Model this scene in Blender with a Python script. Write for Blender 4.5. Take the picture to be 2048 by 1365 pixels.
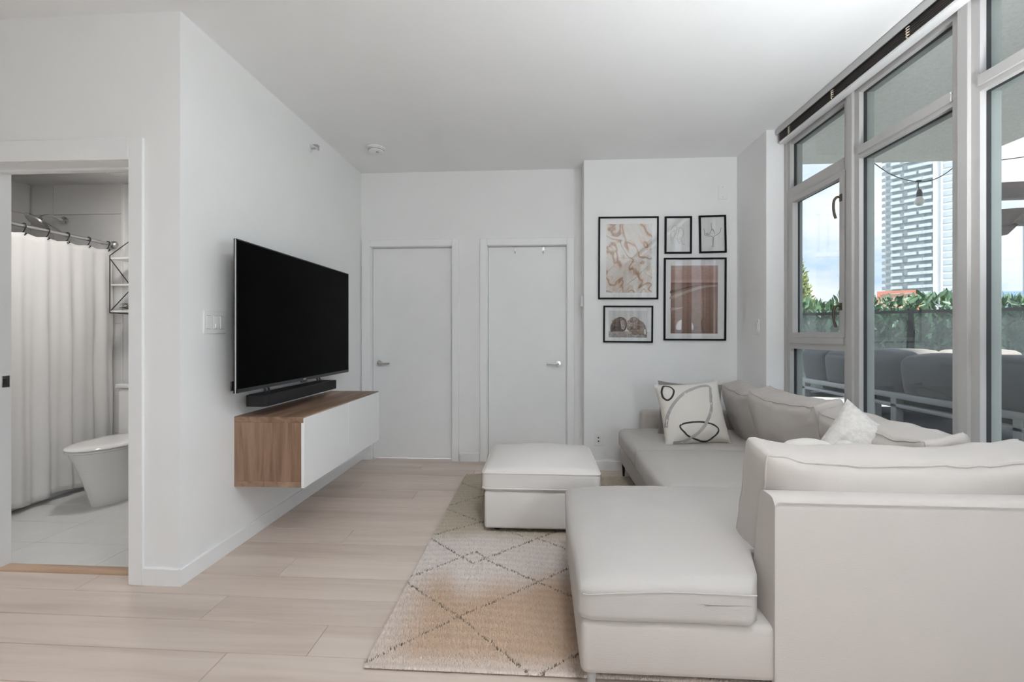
import bpy, bmesh, math, random
import numpy as np
from mathutils import Vector, Matrix, Euler, noise

for o in list(bpy.data.objects):
    bpy.data.objects.remove(o)
SC = bpy.context.scene
COL = SC.collection
R = math.radians
rnd = random.Random(7)

# ------------------------------------------------------------------ camera
cam_d = bpy.data.cameras.new('camera')
cam = bpy.data.objects.new('camera', cam_d)
COL.objects.link(cam)
cam.location = (0, 0, 1.195)
cam.rotation_euler = (R(90), 0, math.atan(57 / 925.0))
cam_d.sensor_fit = 'HORIZONTAL'
cam_d.sensor_width = 36
cam_d.lens = 36 * 925.0 / 2048
cam_d.shift_y = -12.5 / 2048
cam_d.clip_start = 0.05
cam_d.clip_end = 9000
SC.camera = cam

# ------------------------------------------------------------------ world, sun, exposure
world = bpy.data.worlds.new('sky')
SC.world = world
world.use_nodes = True
nt = world.node_tree
nt.nodes.clear()
w_out = nt.nodes.new('ShaderNodeOutputWorld')
w_bg = nt.nodes.new('ShaderNodeBackground')
w_tc = nt.nodes.new('ShaderNodeTexCoord')
w_map = nt.nodes.new('ShaderNodeMapping')
w_map.inputs['Scale'].default_value = (1.0, 1.0, 2.6)
w_n = nt.nodes.new('ShaderNodeTexNoise')
w_n.inputs['Scale'].default_value = 3.2
w_n.inputs['Detail'].default_value = 8
w_n.inputs['Roughness'].default_value = 0.55
w_r = nt.nodes.new('ShaderNodeValToRGB')
w_r.color_ramp.elements[0].position = 0.40
w_r.color_ramp.elements[0].color = (0.50, 0.68, 0.97, 1)
w_r.color_ramp.elements[1].position = 0.62
w_r.color_ramp.elements[1].color = (0.97, 0.97, 0.99, 1)
e = w_r.color_ramp.elements.new(0.50)
e.color = (0.78, 0.85, 0.97, 1)
w_bg.inputs['Strength'].default_value = 1.0
nt.links.new(w_tc.outputs['Generated'], w_map.inputs['Vector'])
nt.links.new(w_map.outputs['Vector'], w_n.inputs['Vector'])
nt.links.new(w_n.outputs['Fac'], w_r.inputs['Fac'])
nt.links.new(w_r.outputs['Color'], w_bg.inputs['Color'])
nt.links.new(w_bg.outputs['Background'], w_out.inputs['Surface'])

sun_d = bpy.data.lights.new('sun', 'SUN')
sun_d.energy = 4.5
sun_d.angle = R(8)
sun_d.color = (1, 0.97, 0.92)
sun = bpy.data.objects.new('sun', sun_d)
COL.objects.link(sun)
sun.location = (-20, -20, 40)
sun.rotation_euler = Vector((0.03, 0.43, -0.90)).to_track_quat('-Z', 'Y').to_euler()

FILL_DOME = 40.0          # radiance of the added, unseen living room ceiling light
FILL_UP = 190.0      # added fill, out of view: uplighter by the window end of the sofa
FILL_GLOBE = 54.0       # added fill, out of view: globe lamp by the windows
BATH_LAMP = 46.0
vs = SC.view_settings
vs.view_transform = 'Standard'
vs.look = 'None'
vs.gamma = 1.0
vs.exposure = 0.44
vs.use_curve_mapping = False
SC.display_settings.display_device = 'sRGB'
cy = SC.cycles
cy.use_denoising = True
cy.use_adaptive_sampling = True
cy.adaptive_threshold = 0.12
cy.adaptive_min_samples = 16
cy.max_bounces = 10
cy.diffuse_bounces = 5
cy.glossy_bounces = 3
cy.transparent_max_bounces = 16
cy.sample_clamp_indirect = 6
cy.caustics_reflective = False
cy.caustics_refractive = False

# ------------------------------------------------------------------ materials
M = {}


def new_mat(name):
    m = bpy.data.materials.new(name)
    m.use_nodes = True
    return m, m.node_tree, m.node_tree.nodes['Principled BSDF']


def coords(t, scale=(1, 1, 1), kind='Object', rot=(0, 0, 0)):
    tc = t.nodes.new('ShaderNodeTexCoord')
    mp = t.nodes.new('ShaderNodeMapping')
    mp.inputs['Scale'].default_value = scale
    mp.inputs['Rotation'].default_value = rot
    t.links.new(tc.outputs[kind], mp.inputs['Vector'])
    return mp.outputs['Vector']


def ramp(t, fac, stops):
    r = t.nodes.new('ShaderNodeValToRGB')
    el = r.color_ramp.elements
    while len(el) < len(stops):
        el.new(0.5)
    for k, (p, c) in enumerate(stops):
        el[k].position = p
        el[k].color = (*c, 1)
    t.links.new(fac, r.inputs['Fac'])
    return r.outputs['Color']


def add_noise(t, vec, scale, detail=4, rough=0.5, dist=0.0):
    n = t.nodes.new('ShaderNodeTexNoise')
    n.inputs['Scale'].default_value = scale
    n.inputs['Detail'].default_value = detail
    n.inputs['Roughness'].default_value = rough
    n.inputs['Distortion'].default_value = dist
    t.links.new(vec, n.inputs['Vector'])
    return n.outputs['Fac']


def add_bump(t, b, height, strength, dist=0.01):
    bp = t.nodes.new('ShaderNodeBump')
    bp.inputs['Strength'].default_value = strength
    bp.inputs['Distance'].default_value = dist
    t.links.new(height, bp.inputs['Height'])
    t.links.new(bp.outputs['Normal'], b.inputs['Normal'])


def plain(name, col, rough=0.6, metal=0.0, var=0.04, vscale=6.0, bump=0.0, bscale=200.0, spec=0.5):
    """procedural paint / plastic / metal: slight tone noise and fine relief"""
    m, t, b = new_mat(name)
    v = coords(t)
    f = add_noise(t, v, vscale, 3)
    lo = tuple(max(0, c * (1 - var)) for c in col)
    hi = tuple(min(1, c * (1 + var)) for c in col)
    t.links.new(ramp(t, f, [(0.3, lo), (0.7, hi)]), b.inputs['Base Color'])
    b.inputs['Roughness'].default_value = rough
    b.inputs['Metallic'].default_value = metal
    b.inputs['Specular IOR Level'].default_value = spec
    if bump:
        add_bump(t, b, add_noise(t, v, bscale, 2), bump, 0.002)
    M[name] = m
    return m


def fabric(name, col, var=0.085, bump=0.35, rough=0.95):
    m, t, b = new_mat(name)
    v = coords(t)
    big = add_noise(t, v, 5.0, 3)
    vx = coords(t, (38, 420, 420))
    vy = coords(t, (420, 38, 420))
    n1 = add_noise(t, vx, 1.0, 2)
    n2 = add_noise(t, vy, 1.0, 2)
    ad = t.nodes.new('ShaderNodeMath')
    ad.operation = 'ADD'
    t.links.new(n1, ad.inputs[0])
    t.links.new(n2, ad.inputs[1])
    ad2 = t.nodes.new('ShaderNodeMath')
    ad2.operation = 'MULTIPLY_ADD'
    t.links.new(big, ad2.inputs[0])
    ad2.inputs[1].default_value = 0.6
    t.links.new(ad.outputs[0], ad2.inputs[2])
    lo = tuple(c * (1 - var) for c in col)
    hi = tuple(min(1, c * (1 + var)) for c in col)
    t.links.new(ramp(t, ad2.outputs[0], [(0.55, lo), (1.0, hi)]), b.inputs['Base Color'])
    b.inputs['Roughness'].default_value = rough
    b.inputs['Specular IOR Level'].default_value = 0.15
    b.inputs['Sheen Weight'].default_value = 0.15
    b.inputs['Sheen Roughness'].default_value = 0.5
    add_bump(t, b, ad.outputs[0], bump, 0.0012)
    M[name] = m
    return m


def wood(name, dark, mid, light, axis=1, scale=1.0, rough=0.45, perobj=False):
    """streaky timber, grain along the given object axis"""
    m, t, b = new_mat(name)
    s = [22.0, 22.0, 22.0]
    s[axis] = 1.6
    v = coords(t, tuple(x * scale for x in s))
    if perobj:
        oi = t.nodes.new('ShaderNodeObjectInfo')
        vm = t.nodes.new('ShaderNodeVectorMath')
        vm.operation = 'SCALE'
        vm.inputs[0].default_value = (37.0, 53.0, 11.0)
        t.links.new(oi.outputs['Random'], vm.inputs['Scale'])
        va = t.nodes.new('ShaderNodeVectorMath')
        va.operation = 'ADD'
        t.links.new(v, va.inputs[0])
        t.links.new(vm.outputs['Vector'], va.inputs[1])
        v = va.outputs['Vector']
    f1 = add_noise(t, v, 1.0, 6, 0.6, 0.6)
    f2 = add_noise(t, v, 0.22, 3, 0.5, 0.4)
    mx = t.nodes.new('ShaderNodeMath')
    mx.operation = 'MULTIPLY_ADD'
    t.links.new(f1, mx.inputs[0])
    mx.inputs[1].default_value = 0.55
    mm = t.nodes.new('ShaderNodeMath')
    mm.operation = 'MULTIPLY'
    t.links.new(f2, mm.inputs[0])
    mm.inputs[1].default_value = 0.45
    t.links.new(mm.outputs[0], mx.inputs[2])
    c = ramp(t, mx.outputs[0], [(0.36, dark), (0.5, mid), (0.64, light)])
    if perobj:
        hs = t.nodes.new('ShaderNodeHueSaturation')
        mr = t.nodes.new('ShaderNodeMapRange')
        mr.inputs['To Min'].default_value = 0.965
        mr.inputs['To Max'].default_value = 1.03
        t.links.new(oi.outputs['Random'], mr.inputs['Value'])
        t.links.new(mr.outputs['Result'], hs.inputs['Value'])
        t.links.new(c, hs.inputs['Color'])
        c = hs.outputs['Color']
    t.links.new(c, b.inputs['Base Color'])
    b.inputs['Roughness'].default_value = rough
    b.inputs['Specular IOR Level'].default_value = 0.35
    add_bump(t, b, f1, 0.06, 0.002)
    M[name] = m
    return m


def glassy(name, tint=(0.94, 0.97, 0.96), dust=0.0, refl=1.0):
    """thin pane: clear, mirror-like reflection growing at grazing angles, faint dust film"""
    m = bpy.data.materials.new(name)
    m.use_nodes = True
    t = m.node_tree
    t.nodes.clear()
    out = t.nodes.new('ShaderNodeOutputMaterial')
    tr = t.nodes.new('ShaderNodeBsdfTransparent')
    tr.inputs['Color'].default_value = (*tint, 1)
    gl = t.nodes.new('ShaderNodeBsdfGlossy')
    gl.inputs['Roughness'].default_value = 0.01
    gl.inputs['Color'].default_value = (1, 1, 1, 1)
    lw = t.nodes.new('ShaderNodeLayerWeight')
    lw.inputs['Blend'].default_value = 0.5
    pw = t.nodes.new('ShaderNodeMath')
    pw.operation = 'POWER'
    pw.inputs[1].default_value = 5.0
    t.links.new(lw.outputs['Facing'], pw.inputs[0])
    mu = t.nodes.new('ShaderNodeMath')
    mu.operation = 'MULTIPLY_ADD'
    mu.inputs[1].default_value = 0.9
    mu.inputs[2].default_value = 0.04 * refl
    t.links.new(pw.outputs[0], mu.inputs[0])
    mx = t.nodes.new('ShaderNodeMixShader')
    t.links.new(mu.outputs[0], mx.inputs['Fac'])
    t.links.new(tr.outputs[0], mx.inputs[1])
    t.links.new(gl.outputs[0], mx.inputs[2])
    last = mx.outputs[0]
    if dust:
        df = t.nodes.new('ShaderNodeBsdfDiffuse')
        df.inputs['Color'].default_value = (0.8, 0.85, 0.88, 1)
        tc = t.nodes.new('ShaderNodeTexCoord')
        n = t.nodes.new('ShaderNodeTexNoise')
        n.inputs['Scale'].default_value = 160
        n.inputs['Detail'].default_value = 3
        t.links.new(tc.outputs['Object'], n.inputs['Vector'])
        rr = t.nodes.new('ShaderNodeMapRange')
        rr.inputs['From Min'].default_value = 0.5
        rr.inputs['From Max'].default_value = 0.75
        rr.inputs['To Min'].default_value = dust * 0.4
        rr.inputs['To Max'].default_value = dust * 2.2
        t.links.new(n.outputs['Fac'], rr.inputs['Value'])
        m2 = t.nodes.new('ShaderNodeMixShader')
        t.links.new(rr.outputs['Result'], m2.inputs['Fac'])
        t.links.new(last, m2.inputs[1])
        t.links.new(df.outputs[0], m2.inputs[2])
        last = m2.outputs[0]
    t.links.new(last, out.inputs['Surface'])
    M[name] = m
    return m


def emitter(name, col, strength):
    m = bpy.data.materials.new(name)
    m.use_nodes = True
    t = m.node_tree
    t.nodes.clear()
    out = t.nodes.new('ShaderNodeOutputMaterial')
    em = t.nodes.new('ShaderNodeEmission')
    em.inputs['Color'].default_value = (*col, 1)
    em.inputs['Strength'].default_value = strength
    t.links.new(em.outputs[0], out.inputs['Surface'])
    M[name] = m
    return m


plain('wall', (0.875, 0.875, 0.87), 0.92, var=0.012, vscale=3, bump=0.10, bscale=260, spec=0.2)
plain('ceiling', (0.88, 0.88, 0.878), 0.95, var=0.012, vscale=2, bump=0.12, bscale=220, spec=0.15)
plain('trim', (0.89, 0.89, 0.888), 0.42, var=0.01)
plain('door', (0.88, 0.88, 0.88), 0.45, var=0.01)
plain('bath_wall', (0.74, 0.735, 0.73), 0.85, var=0.012, bump=0.08, bscale=240)
plain('bath_tile', (0.72, 0.71, 0.70), 0.22, var=0.02)
plain('bath_floor_tile', (0.70, 0.70, 0.68), 0.4, var=0.03, vscale=9)
plain('grout', (0.52, 0.52, 0.50), 0.9)
plain('porcelain', (0.84, 0.83, 0.82), 0.12, var=0.01)
plain('chrome', (0.78, 0.77, 0.76), 0.18, metal=1.0, var=0.01)
plain('brushed', (0.62, 0.61, 0.60), 0.34, metal=1.0, var=0.02)
plain('black_metal', (0.02, 0.02, 0.022), 0.4, var=0.1)
plain('black_plastic', (0.012, 0.012, 0.013), 0.38, var=0.1)
plain('black_cloth', (0.012, 0.012, 0.013), 0.9, var=0.2, bump=0.4, bscale=900)
plain('screen', (0.0006, 0.0006, 0.0006), 0.35, var=0.0, spec=0.02)
plain('white_gloss', (0.90, 0.90, 0.898), 0.16, var=0.006)
plain('white_plastic', (0.82, 0.82, 0.81), 0.35, var=0.01)
plain('switch_plate', (0.88, 0.88, 0.87), 0.3, var=0.01)
plain('dark_slot', (0.03, 0.03, 0.03), 0.6)
plain('frame_black', (0.004, 0.004, 0.0045), 0.5, var=0.1, spec=0.15)
plain('patio_dark_sheet', (0.045, 0.047, 0.052), 1.0, var=0.2, vscale=60, bump=0.5, bscale=400, spec=0.1)
plain('paper', (0.84, 0.84, 0.835), 0.7, var=0.01)
plain('ink', (0.03, 0.03, 0.03), 0.7)
plain('ink_grey', (0.36, 0.35, 0.34), 0.7)
plain('vinyl', (0.46, 0.448, 0.437), 0.4, var=0.01)
plain('gasket', (0.025, 0.025, 0.027), 0.6, var=0.1)
plain('ext_frame', (0.33, 0.35, 0.33), 0.5, var=0.04)
plain('blind_slat', (0.10, 0.088, 0.078), 0.5, var=0.08)
plain('blind_rail', (0.55, 0.55, 0.545), 0.3, var=0.02)
plain('blind_white', (0.85, 0.85, 0.85), 0.25, var=0.01)
plain('cord', (0.60, 0.52, 0.42), 0.9, var=0.1)
plain('bronze', (0.10, 0.075, 0.055), 0.4, metal=0.5, var=0.1)
plain('soffit', (0.80, 0.79, 0.745), 0.95, var=0.06, vscale=40, bump=0.6, bscale=120)
plain('concrete', (0.42, 0.42, 0.41), 0.9, var=0.06, vscale=4, bump=0.3, bscale=90)
plain('patio_slab', (0.60, 0.595, 0.585), 0.9, var=0.06, vscale=5, bump=0.2)
plain('ground', (0.22, 0.24, 0.20), 0.95, var=0.1, vscale=0.05)
plain('alu_white', (0.40, 0.395, 0.39), 0.45, var=0.02)
plain('dark_bronze_metal', (0.012, 0.014, 0.018), 0.5, var=0.1)
plain('tower_white', (0.86, 0.87, 0.88), 0.7, var=0.03, vscale=0.1)
plain('tower_slab', (0.58, 0.60, 0.61), 0.8, var=0.04, vscale=0.1)
plain('tower_glass', (0.62, 0.68, 0.71), 0.15, var=0.25, vscale=0.12)
plain('tower_rail', (0.70, 0.75, 0.77), 0.15, var=0.06, vscale=0.2)
plain('tower_grey', (0.30, 0.35, 0.40), 0.6, var=0.05, vscale=0.1)
plain('orange_paint', (0.75, 0.26, 0.17), 0.6, var=0.05, vscale=0.3)
plain('peach_paint', (0.78, 0.50, 0.38), 0.6, var=0.05, vscale=0.3)
plain('yellow_paint', (0.75, 0.50, 0.12), 0.6, var=0.05, vscale=0.3)
plain('mountain', (0.20, 0.29, 0.38), 1.0, var=0.08, vscale=0.004, spec=0.0)
plain('fluff', (0.64, 0.61, 0.575), 1.0, var=0.08, vscale=60, bump=1.0, bscale=160, spec=0.05)
plain('bulb', (0.75, 0.74, 0.70), 0.15, var=0.02)
plain('rug_back', (0.62, 0.52, 0.44), 1.0, var=0.1)
plain('bark', (0.12, 0.085, 0.06), 0.9, var=0.2, vscale=12, bump=0.6, bscale=60)
fabric('sofa', (0.475, 0.437, 0.410))
fabric('sofa_seat', (0.448, 0.420, 0.400))
fabric('ottoman', (0.69, 0.655, 0.63))
fabric('curtain', (0.70, 0.685, 0.67), bump=0.25)
fabric('pillow_cream', (0.62, 0.585, 0.54))
fabric('pillow_grey', (0.22, 0.20, 0.19))
fabric('outdoor_grey', (0.115, 0.118, 0.128), var=0.12)
fabric('outdoor_beige', (0.37, 0.335, 0.305))
wood('walnut_v', (0.155, 0.085, 0.052), (0.30, 0.185, 0.125), (0.40, 0.27, 0.19), axis=2, scale=1.0)
wood('walnut_y', (0.155, 0.085, 0.052), (0.30, 0.185, 0.125), (0.40, 0.27, 0.19), axis=1, scale=1.0)
wood('oak', (0.545, 0.445, 0.380), (0.64, 0.535, 0.465), (0.70, 0.60, 0.53), axis=0, scale=0.55, rough=0.42, perobj=True)
wood('threshold', (0.40, 0.26, 0.17), (0.52, 0.36, 0.25), (0.60, 0.44, 0.32), axis=0)
wood('brown_beam', (0.03, 0.02, 0.017), (0.05, 0.034, 0.028), (0.075, 0.053, 0.045), axis=0)
glassy('window_glass', (0.94, 0.965, 0.965), dust=0.035)
glassy('picture_glass', (0.99, 0.99, 0.99), refl=1.4)
glassy('rail_glass', (0.80, 0.85, 0.87), dust=0.10)
emitter('fill_dome', (0.91, 0.965, 1.0), FILL_DOME)
emitter('fill_up', (0.91, 0.965, 1.0), FILL_UP)
emitter('fill_globe', (0.91, 0.965, 1.0), FILL_GLOBE)
emitter('bath_diffuser', (1.0, 0.97, 0.94), BATH_LAMP)


def leaf_mat(name, dark, light):
    m, t, b = new_mat(name)
    v = coords(t)
    f = add_noise(t, v, 7.0, 3)
    t.links.new(ramp(t, f, [(0.3, dark), (0.7, light)]), b.inputs['Base Color'])
    b.inputs['Roughness'].default_value = 0.4
    b.inputs['Transmission Weight'].default_value = 0.0
    M[name] = m


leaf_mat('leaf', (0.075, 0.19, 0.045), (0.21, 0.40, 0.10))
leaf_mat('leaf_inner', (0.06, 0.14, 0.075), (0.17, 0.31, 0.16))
leaf_mat('tree_leaf', (0.20, 0.27, 0.07), (0.42, 0.46, 0.16))
leaf_mat('plant_leaf', (0.015, 0.025, 0.012), (0.05, 0.06, 0.03))


# ------------------------------------------------------------------ mesh helpers
class MB:
    """collects shapes, then links them as ONE mesh object"""

    def __init__(s):
        s.v, s.f = [], []

    def add(s, vs_, fs_):
        k = len(s.v)
        s.v += [tuple(p) for p in vs_]
        s.f += [tuple(i + k for i in f) for f in fs_]
        return s

    def box(s, x0, x1, y0, y1, z0, z1):
        x0, x1 = min(x0, x1), max(x0, x1)
        y0, y1 = min(y0, y1), max(y0, y1)
        z0, z1 = min(z0, z1), max(z0, z1)
        return s.add([(x0, y0, z0), (x1, y0, z0), (x1, y1, z0), (x0, y1, z0),
                      (x0, y0, z1), (x1, y0, z1), (x1, y1, z1), (x0, y1, z1)],
                     [(0, 3, 2, 1), (4, 5, 6, 7), (0, 1, 5, 4), (1, 2, 6, 5), (2, 3, 7, 6), (3, 0, 4, 7)])

    def rbox(s, x0, x1, y0, y1, z0, z1, r=0.01, seg=2):
        bm = bmesh.new()
        bmesh.ops.create_cube(bm, size=1.0)
        for v in bm.verts:
            v.co = Vector((x0 + (v.co.x + .5) * (x1 - x0), y0 + (v.co.y + .5) * (y1 - y0), z0 + (v.co.z + .5) * (z1 - z0)))
        bmesh.ops.bevel(bm, geom=bm.edges[:], offset=r, segments=seg, profile=0.5, affect='EDGES')
        return s.bm(bm)

    def bm(s, bm, mat=None):
        bm.verts.ensure_lookup_table()
        bm.verts.index_update()
        vs_ = [(mat @ v.co) if mat else v.co.copy() for v in bm.verts]
        fs_ = [tuple(v.index for v in f.verts) for f in bm.faces]
        bm.free()
        return s.add(vs_, fs_)

    def prism(s, poly, axis, a, b):
        """poly: 2D outline; axis 0: (y,z), 1: (x,z), 2: (x,y)"""
        n = len(poly)

        def P(p, t):
            return (t, p[0], p[1]) if axis == 0 else ((p[0], t, p[1]) if axis == 1 else (p[0], p[1], t))
        vs_ = [P(p, a) for p in poly] + [P(p, b) for p in poly]
        fs_ = [tuple(range(n)), tuple(range(2 * n - 1, n - 1, -1))]
        fs_ += [(i, i + n, (i + 1) % n + n, (i + 1) % n) for i in range(n)]
        return s.add(vs_, fs_)

    def tube(s, pts, r, n=8, closed=False, flat=None):
        pts = [Vector(p) for p in pts]
        k = len(pts)
        rs = r if isinstance(r, (list, tuple)) else [r] * k
        tang = []
        for i in range(k):
            if closed:
                d = pts[(i + 1) % k] - pts[i - 1]
            else:
                d = pts[min(i + 1, k - 1)] - pts[max(i - 1, 0)]
            tang.append(d.normalized() if d.length > 1e-9 else Vector((0, 0, 1)))
        up = Vector((0, 0, 1)) if abs(tang[0].z) < 0.9 else Vector((1, 0, 0))
        nrm = (up - tang[0] * up.dot(tang[0])).normalized()
        vs_ = []
        for i in range(k):
            nrm = (nrm - tang[i] * nrm.dot(tang[i]))
            nrm = nrm.normalized() if nrm.length > 1e-9 else Vector((1, 0, 0))
            bi = tang[i].cross(nrm)
            for j in range(n):
                a = 2 * math.pi * j / n
                vs_.append(pts[i] + (nrm * math.cos(a) + bi * math.sin(a)) * rs[i])
        fs_ = []
        for i in range(k if closed else k - 1):
            a, b = i * n, ((i + 1) % k) * n
            for j in range(n):
                fs_.append((a + j, a + (j + 1) % n, b + (j + 1) % n, b + j))
        if not closed:
            fs_.append(tuple(range(n - 1, -1, -1)))
            fs_.append(tuple((k - 1) * n + j for j in range(n)))
        return s.add(vs_, fs_)

    def cyl(s, p0, p1, r, n=24, r2=None):
        return s.tube([p0, p1], [r, r if r2 is None else r2], n)

    def lathe(s, prof, c=(0, 0, 0), n=32, axis='z'):
        """prof: (radius, height) pairs around the axis through c"""
        vs_, fs_ = [], []
        for r, h in prof:
            for j in range(n):
                a = 2 * math.pi * j / n
                x, y = r * math.cos(a), r * math.sin(a)
                q = (x, y, h) if axis == 'z' else ((h, x, y) if axis == 'x' else (x, h, y))
                vs_.append((c[0] + q[0], c[1] + q[1], c[2] + q[2]))
        for i in range(len(prof) - 1):
            for j in range(n):
                fs_.append((i * n + j, i * n + (j + 1) % n, (i + 1) * n + (j + 1) % n, (i + 1) * n + j))
        fs_.append(tuple(range(n - 1, -1, -1)))
        fs_.append(tuple((len(prof) - 1) * n + j for j in range(n)))
        return s.add(vs_, fs_)

    def loft(s, rings):
        """rings of equal point count, capped"""
        n = len(rings[0])
        vs_ = [p for r in rings for p in r]
        fs_ = []
        for i in range(len(rings) - 1):
            for j in range(n):
                fs_.append((i * n + j, i * n + (j + 1) % n, (i + 1) * n + (j + 1) % n, (i + 1) * n + j))
        fs_.append(tuple(range(n - 1, -1, -1)))
        fs_.append(tuple((len(rings) - 1) * n + j for j in range(n)))
        return s.add(vs_, fs_)

    def mesh(s, name, mat, off=(0, 0, 0), angle=38):
        me = bpy.data.meshes.new(name)
        me.from_pydata([(p[0] - off[0], p[1] - off[1], p[2] - off[2]) for p in s.v], [], s.f)
        bm = bmesh.new()
        bm.from_mesh(me)
        bmesh.ops.recalc_face_normals(bm, faces=bm.faces[:])
        bm.to_mesh(me)
        bm.free()
        me.materials.append(M[mat] if isinstance(mat, str) else mat)
        for p in me.polygons:
            p.use_smooth = True
        me.set_sharp_from_angle(angle=R(angle))
        me.update()
        return me


ORG = {}


def tag(o, label=None, cat=None, group=None, kind=None):
    if label:
        o['label'] = label
    if cat:
        o['category'] = cat
    if group:
        o['group'] = group
    if kind:
        o['kind'] = kind
    return o


def thing(name, label, cat, loc=(0, 0, 0), group=None, rot=(0, 0, 0), kind=None):
    o = bpy.data.objects.new(name, None)
    o.empty_display_size = 0.05
    COL.objects.link(o)
    o.location = loc
    o.rotation_euler = rot
    ORG[o.name] = tuple(loc) if tuple(rot) == (0, 0, 0) else (0, 0, 0)
    return tag(o, label, cat, group, kind)


def part(name, mb, mat, parent=None, label=None, kind=None, angle=38, loc=None):
    """world-coordinate MB -> child mesh (or a top-level mesh with its origin at loc)"""
    if parent is not None:
        off = ORG[parent.name]
    else:
        off = loc or (0, 0, 0)
    me = mb.mesh(name, mat, off, angle)
    o = bpy.data.objects.new(name, me)
    COL.objects.link(o)
    if parent is not None:
        o.parent = parent
    else:
        o.location = off
    ORG[o.name] = off
    return tag(o, label, kind=kind)


def inst(name, me, parent, loc, rot=(0, 0, 0), scale=(1, 1, 1)):
    """a piece that shares its mesh; loc in world (parent unrotated) or local"""
    o = bpy.data.objects.new(name, me)
    COL.objects.link(o)
    o.parent = parent
    off = ORG[parent.name]
    o.location = (loc[0] - off[0], loc[1] - off[1], loc[2] - off[2])
    o.rotation_euler = rot
    o.scale = scale
    ORG[o.name] = off
    return o


def struct(name, mb, mat, parent=None, angle=38):
    o = part(name, mb, mat, parent, angle=angle)
    if parent is None:
        o['kind'] = 'structure'
    return o


def struct_root(name, loc=(0, 0, 0)):
    return thing(name, None, None, loc, kind='structure')


def deformer(half, r, bulge=(0, 0, 0), amp=0.0, freq=4.0, seed=0.0, extra=None):
    """maps the cube [-1,1]^3 to a soft boxed cushion"""
    hx, hy, hz = half

    def f(p):
        P = Vector((p[0] * hx, p[1] * hy, p[2] * hz))
        I = Vector((max(-hx + r, min(hx - r, P.x)), max(-hy + r, min(hy - r, P.y)), max(-hz + r, min(hz - r, P.z))))
        d = P - I
        if d.length > 1e-9:
            m_ = max(abs(d.x), abs(d.y), abs(d.z))
            P = I + d * (m_ / d.length)
        for k in range(3):
            i, j = (k + 1) % 3, (k + 2) % 3
            P[k] += p[k] * bulge[k] * (1 - p[i] ** 2) * (1 - p[j] ** 2)
        if amp:
            nv = noise.noise(P * freq + Vector((seed, seed * 1.7, 0))) * amp
            nv += noise.noise(P * freq * 2.7 + Vector((0, seed, seed))) * amp * 0.4
            q = Vector((p[0], p[1], p[2]))
            ax = max(range(3), key=lambda k: abs(q[k]))
            n_ = Vector((0, 0, 0))
            n_[ax] = math.copysign(1, q[ax])
            P += n_ * nv
        if extra:
            P = extra(P, p)
        return P
    return f


def cushion_mb(f, n=16, mat=None):
    bm = bmesh.new()
    bmesh.ops.create_cube(bm, size=2.0)
    bmesh.ops.subdivide_edges(bm, edges=bm.edges[:], cuts=n, use_grid_fill=True)
    for v in bm.verts:
        v.co = f(v.co)
    return MB().bm(bm, mat)


def piping_path(f, loop_axis, side, n=40, out=0.0):
    """closed path along the edge where |other axes| = 1 at p[loop_axis] = side"""
    pts = []
    i, j = [k for k in range(3) if k != loop_axis]
    for a, b, c, d in ((-1, -1, 1, -1), (1, -1, 1, 1), (1, 1, -1, 1), (-1, 1, -1, -1)):
        for k in range(n):
            t = k / n
            p = [0, 0, 0]
            p[loop_axis] = side
            p[i] = a + (c - a) * t
            p[j] = b + (d - b) * t
            pts.append(f(Vector(p)))
    return pts


def pillow_f(w, h, t, seed=0.0, amp=0.006):
    def f(u, v, s_):
        x = w * u * (1 - 0.07 * (1 - v * v) * abs(u) ** 2)
        y = h * v * (1 - 0.07 * (1 - u * u) * abs(v) ** 2)
        z = t * (max(0, (1 - abs(u) ** 2.6)) * max(0, (1 - abs(v) ** 2.6))) ** 0.55
        wob = noise.noise(Vector((u * 3, v * 3, seed))) * amp * 2 * (1 - u * u) + noise.noise(Vector((u * 8, v * 8, seed + 5))) * amp
        return Vector((x, y, s_ * (z + (wob if z > 0.004 else 0))))
    return f


def pillow_mb(f, n=26):
    m = MB()
    idx = {}
    vs_, fs_ = [], []
    for s_ in (1, -1):
        for i in range(n + 1):
            for j in range(n + 1):
                edge = i in (0, n) or j in (0, n)
                key = (0 if edge else s_, i, j)
                if key not in idx:
                    idx[key] = len(vs_)
                    vs_.append(f(-1 + 2 * i / n, -1 + 2 * j / n, s_))
        g = lambda i, j: idx[(0 if (i in (0, n) or j in (0, n)) else s_, i, j)]
        for i in range(n):
            for j in range(n):
                q = (g(i, j), g(i + 1, j), g(i + 1, j + 1), g(i, j + 1))
                fs_.append(q if s_ > 0 else q[::-1])
    return m.add(vs_, fs_)


def smooth_curve(pts, n=10, closed=False):
    """Catmull-Rom through the points"""
    P = [Vector(p) for p in pts]
    k = len(P)
    out = []
    for i in range(k if closed else k - 1):
        if closed:
            a, b, c, d = P[i - 1], P[i], P[(i + 1) % k], P[(i + 2) % k]
        else:
            a, b, c, d = P[max(i - 1, 0)], P[i], P[i + 1], P[min(i + 2, k - 1)]
        for j in range(n):
            t = j / n
            out.append(0.5 * ((2 * b) + (c - a) * t + (2 * a - 5 * b + 4 * c - d) * t * t + (-a + 3 * b - 3 * c + d) * t ** 3))
    if not closed:
        out.append(P[-1])
    return out


# ================================================================== the setting
CH = 2.74                      # ceiling height
XT, YB, YD, YA = -1.714, 2.104, 4.33, 4.125   # tv wall, bathroom wall, door wall, picture wall
XW, XG = 1.84, 1.881           # window frame face, glass

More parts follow.
